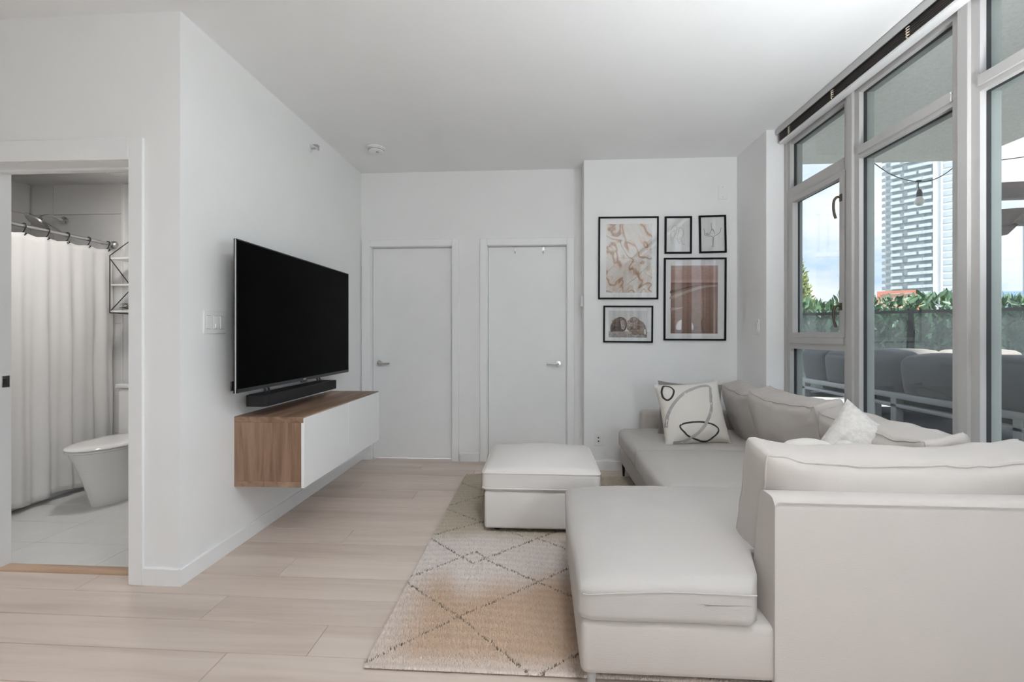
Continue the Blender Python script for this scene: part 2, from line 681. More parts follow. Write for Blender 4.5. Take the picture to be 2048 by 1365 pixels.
# ---- floor: slab, then single planks
fl = struct('floor', MB().box(-4.4, 1.95, -4.3, 2.2, -0.2, -0.009).box(-1.86, 1.95, 2.2, 4.6, -0.2, -0.009), 'oak')
PW = 0.182
joints = {0: -1.175, 1: -0.87, 2: -1.428, 3: -0.35, 4: -1.30, 5: -0.62, 6: -1.14, 7: -0.2}
PL = 1.83
for k in range(-6, 17):
    y0 = 1.488 + k * PW
    y1 = y0 + PW
    if y0 > 4.36:
        break
    left = -3.0 if y1 < 2.25 else -1.74
    right = 1.9
    j = joints.get(k, -1.5 + ((k * 0.731) % 1.0) * PL)
    while j - PL > left:
        j -= PL
    xs = [left] + [j + PL * i for i in range(5) if left + 0.05 < j + PL * i < right - 0.05] + [right]
    for a, b in zip(xs[:-1], xs[1:]):
        g, c = 0.0012, 0.0014
        x0, x1, ya, yb = a + g, b - g, y0 + g, y1 - g
        cx, cyy = (x0 + x1) / 2, (ya + yb) / 2
        m = MB()
        m.add([(x0, ya, -.009), (x1, ya, -.009), (x1, yb, -.009), (x0, yb, -.009),
               (x0, ya, -c), (x1, ya, -c), (x1, yb, -c), (x0, yb, -c),
               (x0 + c, ya + c, 0), (x1 - c, ya + c, 0), (x1 - c, yb - c, 0), (x0 + c, yb - c, 0)],
              [(0, 1, 5, 4), (1, 2, 6, 5), (2, 3, 7, 6), (3, 0, 4, 7), (4, 5, 9, 8), (5, 6, 10, 9), (6, 7, 11, 10), (7, 4, 8, 11), (8, 9, 10, 11)])
        me = m.mesh('plank', 'oak', (cx, cyy, 0), 10)
        inst('plank', me, fl, (cx, cyy, 0))

# ---- shell
struct('ceiling', MB().box(-4.5, 1.95, -4.4, 4.6, CH, CH + 0.25), 'ceiling')
struct('wall_left', MB().box(-1.85, XT, YB + 0.001, 4.6, -0.01, CH), 'wall')
struct('wall_bathroom', MB().box(-1.95, XT - 0.0005, YB, YB + 0.13, -0.01, CH).box(-4.5, -2.755, YB, YB + 0.13, -0.01, CH)
       .box(-2.755, -1.95, YB, YB + 0.13, 2.045, CH), 'wall')
D1, D2 = (-1.63, -0.825), (-0.51, 0.255)
struct('wall_back', MB().box(XT, D1[0], YD, YD + .15, -0.01, CH).box(D1[1], D2[0], YD, YD + .15, -0.01, CH)
       .box(D2[1], 0.39, YD, YD + .15, -0.01, CH).box(D1[0], D1[1], YD, YD + .15, 2.045, CH).box(D2[0], D2[1], YD, YD + .15, 2.045, CH), 'wall')
struct('wall_pictures', MB().box(0.385, 1.72, YA, YD + .2, -0.01, CH), 'wall')
struct('wall_right', MB().box(1.70, 1.93, 3.6, 4.75, -0.01, CH).box(XW, 1.93, -4.3, 3.6, -0.2, 0.05).box(XW + .01, 1.93, -4.3, 3.6, 2.66, CH), 'wall')
struct('wall_far_left', MB().box(-4.55, -4.4, -4.4, YB, -0.01, CH), 'wall')
struct('wall_behind', MB().box(-4.4, 1.93, -4.4, -4.2, -0.01, CH), 'wall')

# ---- baseboards
BBH, BBT = 0.082, 0.013
struct('baseboard_left', MB().prism([(XT, 0), (XT + BBT, 0), (XT + BBT, BBH - .004), (XT + BBT - .004, BBH), (XT, BBH)], 1, YB - BBT - .0003, YD - .001), 'trim')
struct('baseboard_bathroom', MB().prism([(YB, 0), (YB - BBT, 0), (YB - BBT, BBH - .004), (YB - BBT + .004, BBH), (YB, BBH)], 0, -1.892, XT - .0005), 'trim')
struct('baseboard_back', MB().prism([(YD, 0), (YD - BBT, 0), (YD - BBT, BBH - .004), (YD - BBT + .004, BBH), (YD, BBH)], 0, -0.755, -0.58), 'trim')
struct('baseboard_pictures', MB().prism([(YA, 0), (YA - BBT, 0), (YA - BBT, BBH - .004), (YA - BBT + .004, BBH), (YA, BBH)], 0, 0.385 - BBT, 1.70), 'trim')
struct('baseboard_right', MB().box(1.70 - BBT, 1.70, 3.6 - BBT, YA - BBT, 0, BBH).box(1.70 - BBT, XW, 3.6 - BBT, 3.6, 0, BBH), 'trim')


# ---- doors in the back wall
def casing(x0, x1, ztop, y, wl, wr, wt, d=0.016):
    """flat architrave round an opening, front face at y - d"""
    m = MB()
    m.rbox(x0 - wl, x0, y - d, y, 0, ztop + wt, .0025, 1)
    m.rbox(x1, x1 + wr, y - d, y, 0, ztop + wt, .0025, 1)
    m.rbox(x0 - .0005, x1 + .0005, y - d, y, ztop, ztop + wt, .0025, 1)
    return m


def lever(parent, x, y, z, sgn):
    h = part('door_handle', MB().lathe([(0.026, y), (0.0265, y - .004), (0.0255, y - .009), (0.012, y - .010), (0.0105, y - .040), (0.0105, y - .046)], (x, 0, z), 28, 'y')
             .tube(smooth_curve([(x, y - .040, z), (x + sgn * .02, y - .044, z), (x + sgn * .06, y - .046, z), (x + sgn * .112, y - .044, z)], 6), [.0085] * 19, 10), 'brushed', parent, 'brushed steel lever handle')
    part('lock_button', MB().lathe([(.004, y - .046), (.004, y - .050)], (x, 0, z), 12, 'y'), 'dark_slot', h)


for k, (dd, hx, sg) in enumerate(((D1, -1.549, 1), (D2, 0.167, -1)), 1):
    d = struct_root('door_%d' % k, ((dd[0] + dd[1]) / 2, YD, 0))
    part('door_panel', MB().rbox(dd[0] + .016, dd[1] - .016, YD + .045, YD + .085, .012, 2.026, .002, 1), 'door', d)
    part('jamb', MB().box(dd[0], dd[0] + .013, YD, YD + .12, 0, 2.045).box(dd[1] - .013, dd[1], YD, YD + .12, 0, 2.045)
         .box(dd[0], dd[1], YD, YD + .12, 2.031, 2.045), 'trim', d)
    lever(d, hx, YD + .045, 0.921, sg)
    wl = 0.082 if k == 1 else 0.066
    struct('trim_%d' % k, casing(dd[0] + .008, dd[1] - .008, 2.034, YD, wl, 0.066, 0.066), 'trim')
for nm, x in (('nearer the door middle', 0.028), ('nearer the hinge side', -0.239)):
    hk = thing('door_hook', 'small metal over-door hook on the right white door, ' + nm, 'hook', (x, YD + .045, 2.026), 'over-door hooks')
    part('strap', MB().box(x - .008, x + .008, YD + .0425, YD + .0445, 1.985, 2.0285).box(x - .008, x + .008, YD + .0425, YD + .087, 2.0265, 2.0285), 'brushed', hk)
    part('prong', MB().tube(smooth_curve([(x, YD + .043, 1.992), (x, YD + .038, 1.974), (x, YD + .024, 1.962), (x, YD + .014, 1.976)], 5), .003, 8), 'brushed', hk)

# ---- bathroom doorway
BX0, BX1 = -2.741, -1.963
struct('trim_3', casing(BX0, BX1, 2.034, YB, .075, .071, .103), 'trim')
d = struct_root('door_3', (BX0, YB, 0))
part('jamb', MB().box(BX0 - .0135, BX0, YB + .0005, YB + .132, 0, 2.044).box(BX1, BX1 + .013, YB, YB + .13, 0, 2.048).box(BX0, BX1, YB, YB + .13, 2.034, 2.048), 'trim', d)
part('door_stop', MB().box(BX1 - .010, BX1, YB + .085, YB + .12, 0, 2.034).box(BX0, BX1, YB + .085, YB + .12, 2.022, 2.034), 'trim', d)
sp = part('strike_plate', MB().rbox(BX0, BX0 + .003, YB + .088, YB + .123, .925, .985, .001, 1), 'brushed', d)
part('latch_hole', MB().box(BX0 + .0025, BX0 + .0036, YB + .092, YB + .108, .94, .97), 'dark_slot', sp)
struct('trim_4', MB().prism([(2.17, 0), (2.238, 0), (2.236, .009), (2.225, .012), (2.185, .012), (2.172, .006)], 0, BX0, BX1), 'threshold')

# ---- bathroom shell
BYB, BXL, BCH = 3.6, -4.24, 2.44
bf = struct('floor_bathroom', MB().box(-4.4, -1.85, 2.2, 3.8, -0.2, -0.004), 'grout')
tm = {}
for iy in range(-1, 5):
    for ix in range(-3, 3):
        x0, x1 = -2.9 + ix * .6, -2.9 + (ix + 1) * .6
        y0, y1 = 2.49 + (iy - 1) * .278, 2.49 + iy * .278
        x0, x1, y0, y1 = max(x0, BXL), min(x1, -1.852), max(y0, 2.236), min(y1, BYB)
        if x1 - x0 < .02 or y1 - y0 < .02:
            continue
        key = (round(x1 - x0, 3), round(y1 - y0, 3))
        if key not in tm:
            hw, hd = (x1 - x0) / 2 - .0012, (y1 - y0) / 2 - .0012
            tm[key] = MB().rbox(-hw, hw, -hd, hd, -.006, 0, .001, 1).mesh('floor_tile', 'bath_floor_tile')
        inst('floor_tile', tm[key], bf, ((x0 + x1) / 2, (y0 + y1) / 2, 0))
bw = struct('wall_bathroom_back', MB().box(-4.5, -1.85, BYB + .008, BYB + .14, -.01, BCH), 'bath_wall')
bl = struct('wall_bathroom_left', MB().box(-4.5, BXL - .008, YB + .13, BYB + .02, -.01, BCH), 'bath_wall')
struct('wall_bathroom_right', MB().box(-1.85, -1.8495, YB + .13, BYB + .1, 0, BCH), 'bath_wall')
struct('ceiling_bathroom', MB().box(-4.5, -1.85, YB + .1, BYB + .14, BCH, BCH + .2), 'bath_wall')
tb = MB().rbox(-.2985, .2985, -.0085, 0, -.1485, .1485, .0015, 1).mesh('wall_tile', 'bath_tile')
tb2 = MB().rbox(-.0985, .0985, -.0085, 0, -.1485, .1485, .0015, 1).mesh('wall_tile', 'bath_tile')
for iz in range(8):
    z = BCH - .1 - .3 * iz + (0.15 - .15)
    inst('wall_tile', tb, bw, (-3.74, BYB + .009, z))
    inst('wall_tile', tb2, bw, (-4.14, BYB + .009, z))
    for ix in range(2):
        inst('wall_tile', tb, bl, (BXL - .009, BYB - .31 - .6 * ix, z), (0, 0, R(90)))
struct('trim_5', MB().box(-3.442, -3.43, BYB - .004, BYB + .008, 0, BCH), 'bath_wall')
v = thing('ceiling_vent', 'square white exhaust vent in the bathroom ceiling', 'vent', (-3.17, 3.24, BCH))
part('vent_frame', MB().rbox(-3.30, -3.04, 3.12, 3.38, BCH - .012, BCH, .003, 1), 'white_plastic', v)
for i in range(7):
    y = 3.145 + i * .035
    part('vent_slat', MB().box(-3.28, -3.06, y, y + .018, BCH - .016, BCH - .012), 'white_plastic', v)
bl_ = thing('bathroom_ceiling_light', 'round flush light on the bathroom ceiling', 'light', (-2.72, 2.84, BCH))
part('lamp_rim', MB().lathe([(.16, BCH), (.16, BCH - .03), (.145, BCH - .03)], (-2.72, 2.84, 0)), 'white_plastic', bl_)
part('lamp_diffuser', MB().lathe([(.145, BCH - .030), (.14, BCH - .042), (.001, BCH - .050)], (-2.72, 2.84, 0), 20), 'bath_diffuser', bl_)

# ---- windows along the right wall
ZB, ZT = 0.10, 2.60


def ring(m, x0, x1, y0, y1, z0, z1, t):
    m.box(x0, x1, y0 - t, y0, z0 - t, z1 + t).box(x0, x1, y1, y1 + t, z0 - t, z1 + t)
    m.box(x0, x1, y0, y1, z0 - t, z0).box(x0, x1, y0, y1, z1, z1 + t)


def glaze(parent, y0, y1, z0, z1, xg=XG, name='pane'):
    return part(name, MB().box(xg - .002, xg + .002, y0 - .006, y1 + .006, z0 - .006, z1 + .006), 'window_glass', parent)


def window(n, y0, y1, first=False, detail=True):
    """one bay between the opening edges y0 < y1"""
    w = struct_root('window_%d' % n, (XW, (y0 + y1) / 2, 0))
    fr, gk, ex = MB(), MB(), MB()
    XF = XW + .026
    # posts: flat nose and a bead on both sides
    fr.rbox(XW - .015, XF, y0 - .09, y0 - .04, .05, CH - .02, .002, 1)
    fr.box(XW, XF, y0 - .045, y0, .05, CH - .02)
    if first:
        fr.box(XW - .003, XF, y1, 3.6, .05, CH - .02)
        fr.box(XW - .012, XF, y1 + .035, 3.6, .05, CH - .02)
    else:
        fr.box(XW, XF, y1, y1 + .045, .05, CH - .02)
    fr.rbox(XW - .012, XF, y0 - .04, y1 + .04, ZT + .03, CH, .002, 1)
    fr.box(XW, XF, y0, y1, ZT, ZT + .03)
    fr.rbox(XW - .012, XF, y0 - .04, y1 + .04, 0.03, ZB - .02, .002, 1)
    fr.box(XW, XF, y0, y1, ZB - .02, ZB)
    if first:
        fr.box(XW - .002, XF, y0, y1, 2.195, 2.272)
        fr.box(XW, XF, y0, y1, 1.095, 1.135)
        fr.box(XW - .008, XF, y0, y1, 1.135, 1.175)
        ops = [(2.272, ZT), (1.175, 2.195), (ZB, 1.095)]
    else:
        fr.box(XW - .010, XF, y0, y1, 2.240, 2.283)
        fr.box(XW, XF, y0, y1, 2.217, 2.241)
        ops = [(2.283, ZT), (ZB, 2.217)]
    for z0, z1 in ops:
        ring(gk, XF - .001, XG + .003, y0 + .001, y1 - .001, z0 + .001, z1 - .001, .02)
        ring(ex, XG + .003, 1.925, y0, y1, z0, z1, .035)
    part('window_frame', fr, 'vinyl', w)
    part('gasket', gk, 'gasket', w)
    part('exterior_frame', ex, 'ext_frame', w)
    for z0, z1 in ops:
        if first and z0 == 1.175:
            ya, yb, za, zb = y0 - .012, y1 - .004, 1.175, 2.195
            s = MB()
            s.rbox(XW - .010, XF + .004, ya, ya + .045, za, zb, .002, 1).rbox(XW - .010, XF + .004, yb - .04, yb, za, zb, .002, 1)
            s.rbox(XW - .010, XF + .004, ya + .04, yb - .036, zb - .036, zb, .002, 1).rbox(XW - .010, XF + .004, ya + .04, yb - .036, za, za + .036, .002, 1)
            sash = part('sash', s, 'vinyl', w)
            g2 = MB()
            ring(g2, XF + .001, XG + .002, ya + .044, yb - .039, za + .035, zb - .035, .01)
            part('sash_gasket', g2, 'gasket', sash)
            glaze(sash, ya + .04, yb - .036, za + .032, zb - .032)
            for hz in (2.035, 1.37):
                hy = ya + .028
                h = part('window_handle', MB().tube(smooth_curve([(XW - .008, hy, hz), (XW - .030, hy + .003, hz + .002), (XW - .046, hy + .006, hz - .018), (XW - .050, hy + .006, hz - .06), (XW - .045, hy + .006, hz - .10), (XW - .036, hy + .006, hz - .128)], 6), .0075, 10)
                         .rbox(XW - .014, XW - .008, hy - .012, hy + .012, hz - .025, hz + .02, .002, 1), 'bronze', sash, 'dark bronze curved window handle')
        else:
            glaze(w, y0, y1, z0, z1)
    return w


window(1, 2.925, 3.53, first=True)
M_STEP = 0.738
n = 2
y_edge = 2.795
while y_edge - (M_STEP - .13) > -4.1:
    window(n, y_edge - (M_STEP - .13), y_edge)
    n += 1
    y_edge -= M_STEP

# ---- blind pulled up under the ceiling
bx = 1.765
YN, YF = -0.6, 3.585
bd = thing('window_blind', 'raised horizontal blind with dark slats above the tall windows', 'blind', (bx, 1.6, CH))
part('headrail', MB().rbox(bx, bx + .055, YN, YF, CH - .018, CH - .001, .002, 1).rbox(bx - .004, bx + .002, YN, YF, CH - .050, CH - .016, .002, 1), 'blind_rail', bd)
sl = MB().prism([(0, 0), (.012, .0018), (.025, .0022), (.038, .0018), (.050, 0), (.050, .0016), (.038, .0034), (.025, .0038), (.012, .0034), (0, .0016)], 1, -(YF - YN) / 2 + .02, (YF - YN) / 2 - .015).mesh('slat', 'blind_slat', angle=60)
for i in range(11):
    inst('slat', sl, bd, (bx + .012 + .0022 * (i % 2), (YN + YF) / 2, CH - .102 + i * .0058))
part('bottom_rail', MB().rbox(bx + .010, bx + .064, YN + .02, YF - .015, CH - .121, CH - .105, .004, 2), 'blind_white', bd)
for y in (3.42, 2.93, 2.35, 1.7, 1.1):
    m = MB()
    for q in range(4):
        z = CH - .055 - q * .013
        m.tube(smooth_curve([(bx + .011, y - .006, z), (bx + .003, y + .004, z - .005), (bx + .009, y + .007, z - .011), (bx + .002, y - .004, z - .016)], 4), .0026, 6)
    part('ladder_cord', m, 'cord', bd)


# ---- electrical and ceiling bits
def plate(name, label, cat, origin, face, w, h, items, group=None):
    """cover plate; face 'x' (on a wall facing +x), '-x' or '-y'; items: list of (du, dz, w, h, material, depth)"""
    x, y, z = origin
    t = thing(name, label, cat, origin, group)

    def B(du, dz, bw_, bh, d0, d1, r=.0015):
        if face == 'x':
            return MB().rbox(x + d0, x + d1, y + du - bw_ / 2, y + du + bw_ / 2, z + dz - bh / 2, z + dz + bh / 2, r, 1)
        if face == '-x':
            return MB().rbox(x - d1, x - d0, y + du - bw_ / 2, y + du + bw_ / 2, z + dz - bh / 2, z + dz + bh / 2, r, 1)
        return MB().rbox(x + du - bw_ / 2, x + du + bw_ / 2, y - d1, y - d0, z + dz - bh / 2, z + dz + bh / 2, r, 1)
    part('cover_plate', B(0, 0, w, h, 0, .006, .002), 'switch_plate', t)
    for (nm, du, dz, bw_, bh, mt, d0, d1) in items:
        part(nm, B(du, dz, bw_, bh, d0, d1, .0008), mt, t)
    return t


sw = []
for du in (-.05, 0, .05):
    sw += [('rocker_surround', du, 0, .036, .070, 'dark_slot', .003, .0064), ('rocker', du, 0, .033, .067, 'switch_plate', .004, .010)]
sw.append(('dimmer_slider', 0.0, -.018, .012, .02, 'white_plastic', .009, .014))
plate('light_switch', 'white three-gang light switch plate beside the television', 'switch', (XT, 2.333, 1.26), 'x', .165, .118, sw)
plate('power_outlet', 'white wall outlet low under the picture wall beside the sofa', 'outlet', (0.51, YA, .272), '-y', .078, .118,
      [('socket_face', 0, 0, .036, .07, 'white_plastic', .005, .008), ('jack_hole', 0, .014, .012, .012, 'dark_slot', .007, .0086), ('jack_hole', 0, -.016, .012, .012, 'dark_slot', .007, .0086)])
plate('blank_plate', 'blank white cover plate high on the wall above the pictures', 'cover plate', (1.579, YA, 2.436), '-y', .076, .126,
      [('screw', 0, .042, .007, .007, 'brushed', .005, .0068), ('screw', 0, -.042, .007, .007, 'brushed', .005, .0068)])
plate('light_switch', 'white single light switch on the short wall beside the window', 'switch', (1.70, 3.745, 1.255), '-x', .072, .118,
      [('rocker', 0, 0, .033, .067, 'white_plastic', .004, .010)])
plate('thermostat', 'slim white thermostat at the corner right of the doors', 'thermostat', (0.385, 4.235, 1.50), '-x', .075, .12,
      [('thermostat_body', 0, 0, .062, .10, 'white_plastic', .005, .024)])

sx, sy = -1.355, 3.745
sd = thing('smoke_detector', 'round white smoke detector on the ceiling', 'smoke detector', (sx, sy, CH))
part('detector_base', MB().lathe([(.072, CH), (.072, CH - .010), (.066, CH - .012)], (sx, sy, 0), 40), 'white_plastic', sd)
part('detector_body', MB().lathe([(.062, CH - .011), (.064, CH - .018), (.060, CH - .034), (.045, CH - .041), (.001, CH - .042)], (sx, sy, 0), 40), 'white_plastic', sd)
part('detector_grille', MB().lathe([(.063, CH - .020), (.0645, CH - .021), (.0635, CH - .025), (.062, CH - .026)], (sx, sy, 0), 40), 'ink_grey', sd)
part('test_button', MB().lathe([(.012, CH - .041), (.011, CH - .045)], (sx + .018, sy - .02, 0), 20), 'ink_grey', sd)

s_ = thing('fire_sprinkler', 'small sidewall fire sprinkler high on the wall above the television', 'sprinkler', (XT, 3.345, 2.585))
part('escutcheon', MB().lathe([(.032, XT), (.030, XT + .006), (.014, XT + .010)], (0, 3.345, 2.585), 24, 'x'), 'white_plastic', s_)
part('sprinkler_frame', MB().cyl((XT + .005, 3.345, 2.585), (XT + .04, 3.345, 2.585), .008, 12)
     .tube([(XT + .03, 3.333, 2.585), (XT + .05, 3.330, 2.585), (XT + .066, 3.345, 2.585)], .003, 8).tube([(XT + .03, 3.357, 2.585), (XT + .05, 3.360, 2.585), (XT + .066, 3.345, 2.585)], .003, 8), 'brushed', s_)
part('deflector', MB().rbox(XT + .062, XT + .066, 3.33, 3.36, 2.568, 2.602, .001, 1).rbox(XT + .03, XT + .066, 3.325, 3.365, 2.603, 2.606, .001, 1), 'brushed', s_)

# ---- added fill lamps, unseen: uplighter at the sofa's near end, globe behind the camera
lx, ly = 1.52, .85
t = thing('fill_lamp', 'added unseen white fill uplighter behind the near end of the sofa', 'floor lamp', (lx, ly, 0))
part('lamp_base', MB().lathe([(.14, 0), (.14, .015), (.02, .03)], (lx, ly, 0), 32), 'white_plastic', t)
part('pole', MB().cyl((lx, ly, .02), (lx, ly, 1.18), .012, 14), 'white_plastic', t)
part('bowl', MB().lathe([(.02, 1.17), (.11, 1.20), (.165, 1.242)], (lx, ly, 0), 32)
     .tube([(lx + .17 * math.cos(a), ly + .17 * math.sin(a), 1.252) for a in [2 * math.pi * q / 32 for q in range(32)]], .016, 8, closed=True), 'white_plastic', t)
part('lamp_diffuser', MB().lathe([(.160, 1.246), (.001, 1.250)], (lx, ly, 0), 20), 'fill_up', t)
lx, ly, lz, lr = .95, -1.0, 1.35, .16
t = thing('fill_lamp', 'added unseen white fill globe by the windows behind the camera', 'floor lamp', (lx, ly, 0))
part('lamp_base', MB().lathe([(.14, 0), (.14, .015), (.02, .03)], (lx, ly, 0), 32), 'white_plastic', t)
part('pole', MB().cyl((lx, ly, .02), (lx, ly, lz - lr), .012, 14), 'white_plastic', t)
part('globe', MB().lathe([(max(.001, lr * math.sin(math.pi * q / 10)), lz - lr * math.cos(math.pi * q / 10)) for q in range(11)], (lx, ly, 0), 18), 'fill_globe', t)

lx, ly = .25, .65  # added fill light, out of view, brightens the floor and low walls
t = thing('fill_ceiling_light', 'added unseen round fill light on the living room ceiling', 'light', (lx, ly, CH))
part('lamp_rim', MB().lathe([(.22, CH), (.22, CH - .03), (.20, CH - .03)], (lx, ly, 0), 40), 'white_plastic', t)
part('lamp_diffuser', MB().lathe([(.20, CH - .03), (.19, CH - .05), (.001, CH - .062)], (lx, ly, 0), 20), 'fill_dome', t)

# ================================================================== sectional sofa
sofa = thing('sectional_sofa', 'large beige linen L-shaped sectional sofa facing the television', 'sofa', (1.0, 2.6, 0))
SB = 0.11
# upholstered base: near run with the open end, long run along the windows
part('base', MB().rbox(.128, 1.78, 1.482, 2.36, SB, .285, .022, 3), 'sofa', sofa, angle=60)
part('base', MB().rbox(.675, 1.78, 2.34, 3.985, SB, .285, .022, 3), 'sofa', sofa, angle=60)

# backrest frames: sloped inside, rounded top
prof = [(1.476, SB), (1.476, .655), (1.479, .672), (1.488, .685), (1.502, .690), (1.552, .690), (1.566, .684), (1.574, .670), (1.640, .31), (1.640, SB)]
bf_ = part('backrest_frame', MB().prism(prof, 0, .722, 1.785), 'sofa', sofa, angle=60)
part('seam', MB().tube([(.7235, 1.4755, SB + .01), (.7235, 1.4755, .668), (.735, 1.4755, .676), (1.783, 1.4755, .676)], .0022, 6), 'sofa', bf_)
prof2 = [(1.785, SB), (1.785, .645), (1.778, .662), (1.765, .668), (1.715, .668), (1.703, .660), (1.650, .31), (1.650, SB)]
part('backrest_frame', MB().prism(prof2, 1, 1.60, 3.985), 'sofa', sofa, angle=60)
# low far arm
part('armrest', MB().rbox(.835, 1.76, 3.86, 3.995, .20, .565, .030, 4), 'sofa', sofa, angle=60)


# near seat cushion, notched around the backrest
def notch(P, p):
    X, Y = P.x + .895, P.y + 1.925
    t = max(0, min(1, (X - .672) / .045))
    t = t * t * (3 - 2 * t)
    lim = 1.47 + .175 * t
    if Y < lim:
        P = Vector((P.x, lim - 1.925 + (P.y + .455) * .02, P.z))
    # the open end droops a little at its outer edge
    if p[2] > 0:
        edge = max(0, (-P.x - .45) / .33)
        P.z -= .018 * edge * edge
        P.z -= .016 * max(0, (-P.y - .2) / .25) ** 2
    return P


f = deformer((.775, .452, .080), .034, (.006, .008, .034), .006, 3.2, 3.0, notch)
near_seat = part('seat_cushion', cushion_mb(f, 40, Matrix.Translation((.895, 1.925, .358))), 'sofa_seat', sofa, angle=80)
T_ = Matrix.Translation((.895, 1.925, .358))
part('seam', MB().tube([T_ @ f(Vector((-.985 + i * .69 / 30, -1, .60))) + Vector((0, -.001, 0)) for i in range(31)], .0022, 6), 'sofa_seat', near_seat, angle=80)


def seat(cx, cyy, hx, hy, cz, hz, seed, bul=.026):
    f = deformer((hx, hy, hz), .045, (.008, .003, bul), .006, 3.5, seed)
    return part('seat_cushion', cushion_mb(f, 22, Matrix.Translation((cx, cyy, cz))), 'sofa_seat', sofa, angle=80)


seat(1.150, 2.755, .525, .385, .355, .078, 11.0, .034)
seat(1.150, 3.500, .515, .355, .352, .077, 17.0)


def back_cushion(c, half, tilt, face, seed, rotz=0.0, name='back_cushion', bul=.05):
    """boxed feather cushion: local x = width, y = thickness, z = height"""
    def sag(P, p):
        # top edge dips in the middle, corners stay up as soft ears
        if p[2] > 0:
            P.z -= .028 * p[2] * (1 - p[0] ** 2) ** 1.0 * (1 if abs(p[0]) < 1 else 0)
            P.z += .012 * abs(p[0]) ** 6 * p[2]
        P.x *= 1 - .02 * (1 - p[2] ** 2)
        # gathered wrinkles towards the ends and along the top edge
        w_ = max(0, (abs(p[0]) - .55) / .45)
        P.y += .013 * w_ * noise.noise(P * 13 + Vector((seed, 0, 0)))
        P.z += .010 * w_ * noise.noise(P * 11 + Vector((0, seed, 0)))
        if p[2] > .3:
            P.z += .007 * noise.noise(Vector((P.x * 15, seed, P.y * 4)))
            P.y += .006 * noise.noise(Vector((P.x * 12 + P.z * 9, seed, 1.0))) * (1 - abs(p[1]))
        return P
    f = deformer(half, .04, (.006, bul, .012), .015, 5.0, seed, sag)
    R_ = Matrix.Rotation(rotz, 4, 'Z') @ Matrix.Rotation(tilt, 4, 'X')
    T = Matrix.Translation(c) @ R_
    o = part(name, cushion_mb(f, 24, T), 'sofa', sofa, angle=80)
    for s in (-1, 1):
        pts = [T @ (q * 1.0) for q in piping_path(f, 1, s * .86, 28)]
        part('piping', MB().tube(pts, .0042, 6, closed=True), 'sofa', o, angle=80)
    return o


# near cushion behind the camera-side backrest (leans back towards the camera)
back_cushion((1.205, 1.690, .612), (.475, .088, .205), R(13), None, 2.0, rotz=R(1))
# three along the windows, leaning towards the glass
back_cushion((1.545, 3.475, .620), (.310, .090, .205), R(14), None, 23.0, rotz=R(-90 - 4))
back_cushion((1.540, 2.880, .628), (.360, .095, .212), R(13), None, 31.0, rotz=R(-90 + 3))
back_cushion((1.560, 2.165, .612), (.370, .095, .205), R(14), None, 47.0, rotz=R(-90 - 2))

for (lx, ly, mt) in ((.165, 1.515, 'alu_white'), (.70, 3.955, 'black_metal'), (.165, 2.30, 'black_metal'), (.72, 2.55, 'black_metal'), (1.72, 1.53, 'black_metal'), (1.72, 3.94, 'black_metal')):
    part('leg', MB().tube([(lx, ly, .016 if (-.6 < lx < .95 and 1.6 < ly < 3.9) else 0.0), (lx, ly, SB + .01)], [.008, .016], 14), mt, sofa)

# ---- scatter cushions
# cream cushion with dark line drawing
pw, ph, pt = .232, .225, .085
pf = pillow_f(pw, ph, pt, 4.0, .007)
pc = thing('throw_pillow', 'cream throw pillow with bold black and grey looping lines', 'pillow', (1.068, 3.34, .435 + .205), rot=(R(90 - 20), R(-4), R(4)))
part('cushion_cover', pillow_mb(pf), 'pillow_cream', pc, angle=80)


def on_pillow(pts, w, mat_, closed=False):
    c = smooth_curve([(a, b, 0) for a, b in pts], 12, closed)
    vs_, fs_ = [], []
    k = len(c)
    for i in range(k):
        t = (c[(i + 1) % k] - c[i - 1]) if closed else (c[min(i + 1, k - 1)] - c[max(i - 1, 0)])
        t.normalize()
        n_ = Vector((-t.y, t.x, 0))
        ww = w if not callable(w) else w(i / k)
        for sgn in (-1, 1):
            u, v_ = c[i].x + n_.x * ww * sgn, c[i].y + n_.y * ww * sgn
            u, v_ = max(-.985, min(.985, u)), max(-.985, min(.985, v_))
            q = pf(u, v_, 1)
            vs_.append((q.x, q.y, q.z + .0016))
    for i in range(k if closed else k - 1):
        a, b = 2 * i, 2 * ((i + 1) % k)
        fs_.append((a, a + 1, b + 1, b))
    part('printed_line', MB().add(vs_, fs_), mat_, pc)


on_pillow([(-.78, -.9), (-.40, -.88), (.1, -.55), (.45, 0), (.58, .55), (.60, .80), (.25, .80), (-.2, .62), (-.6, .30), (-.86, -.05), (-.95, -.4)], .046, 'ink_grey')
on_pillow([(-.70, .93), (-.52, .80), (-.58, .56), (-.76, .42), (-.88, .55), (-.84, .80)], .028, 'ink', True)
on_pillow([(-.52, -.38), (.1, -.34), (.52, -.50), (.58, -.64), (.40, -.84), (.18, -.96), (-.15, -.86), (-.42, -.66)], .026, 'ink', True)

gf = pillow_f(.235, .225, .07, 9.0)
pg = thing('throw_pillow', 'dark grey throw pillow tucked behind the cream line-drawing pillow', 'pillow', (1.125, 3.57, .435 + .175), rot=(R(90 - 14), R(3), R(-6)))
part('cushion_cover', pillow_mb(gf), 'pillow_grey', pg, angle=80)

ff = pillow_f(.25, .25, .095, 14.0, .014)
fp = thing('throw_pillow', 'fluffy cream throw pillow standing on its corner beside the near backrest', 'pillow', (1.42, 2.10, .565), rot=(R(90 - 22), R(38), R(-20)))
part('cushion_cover', pillow_mb(ff, 34), 'fluff', fp, angle=80)

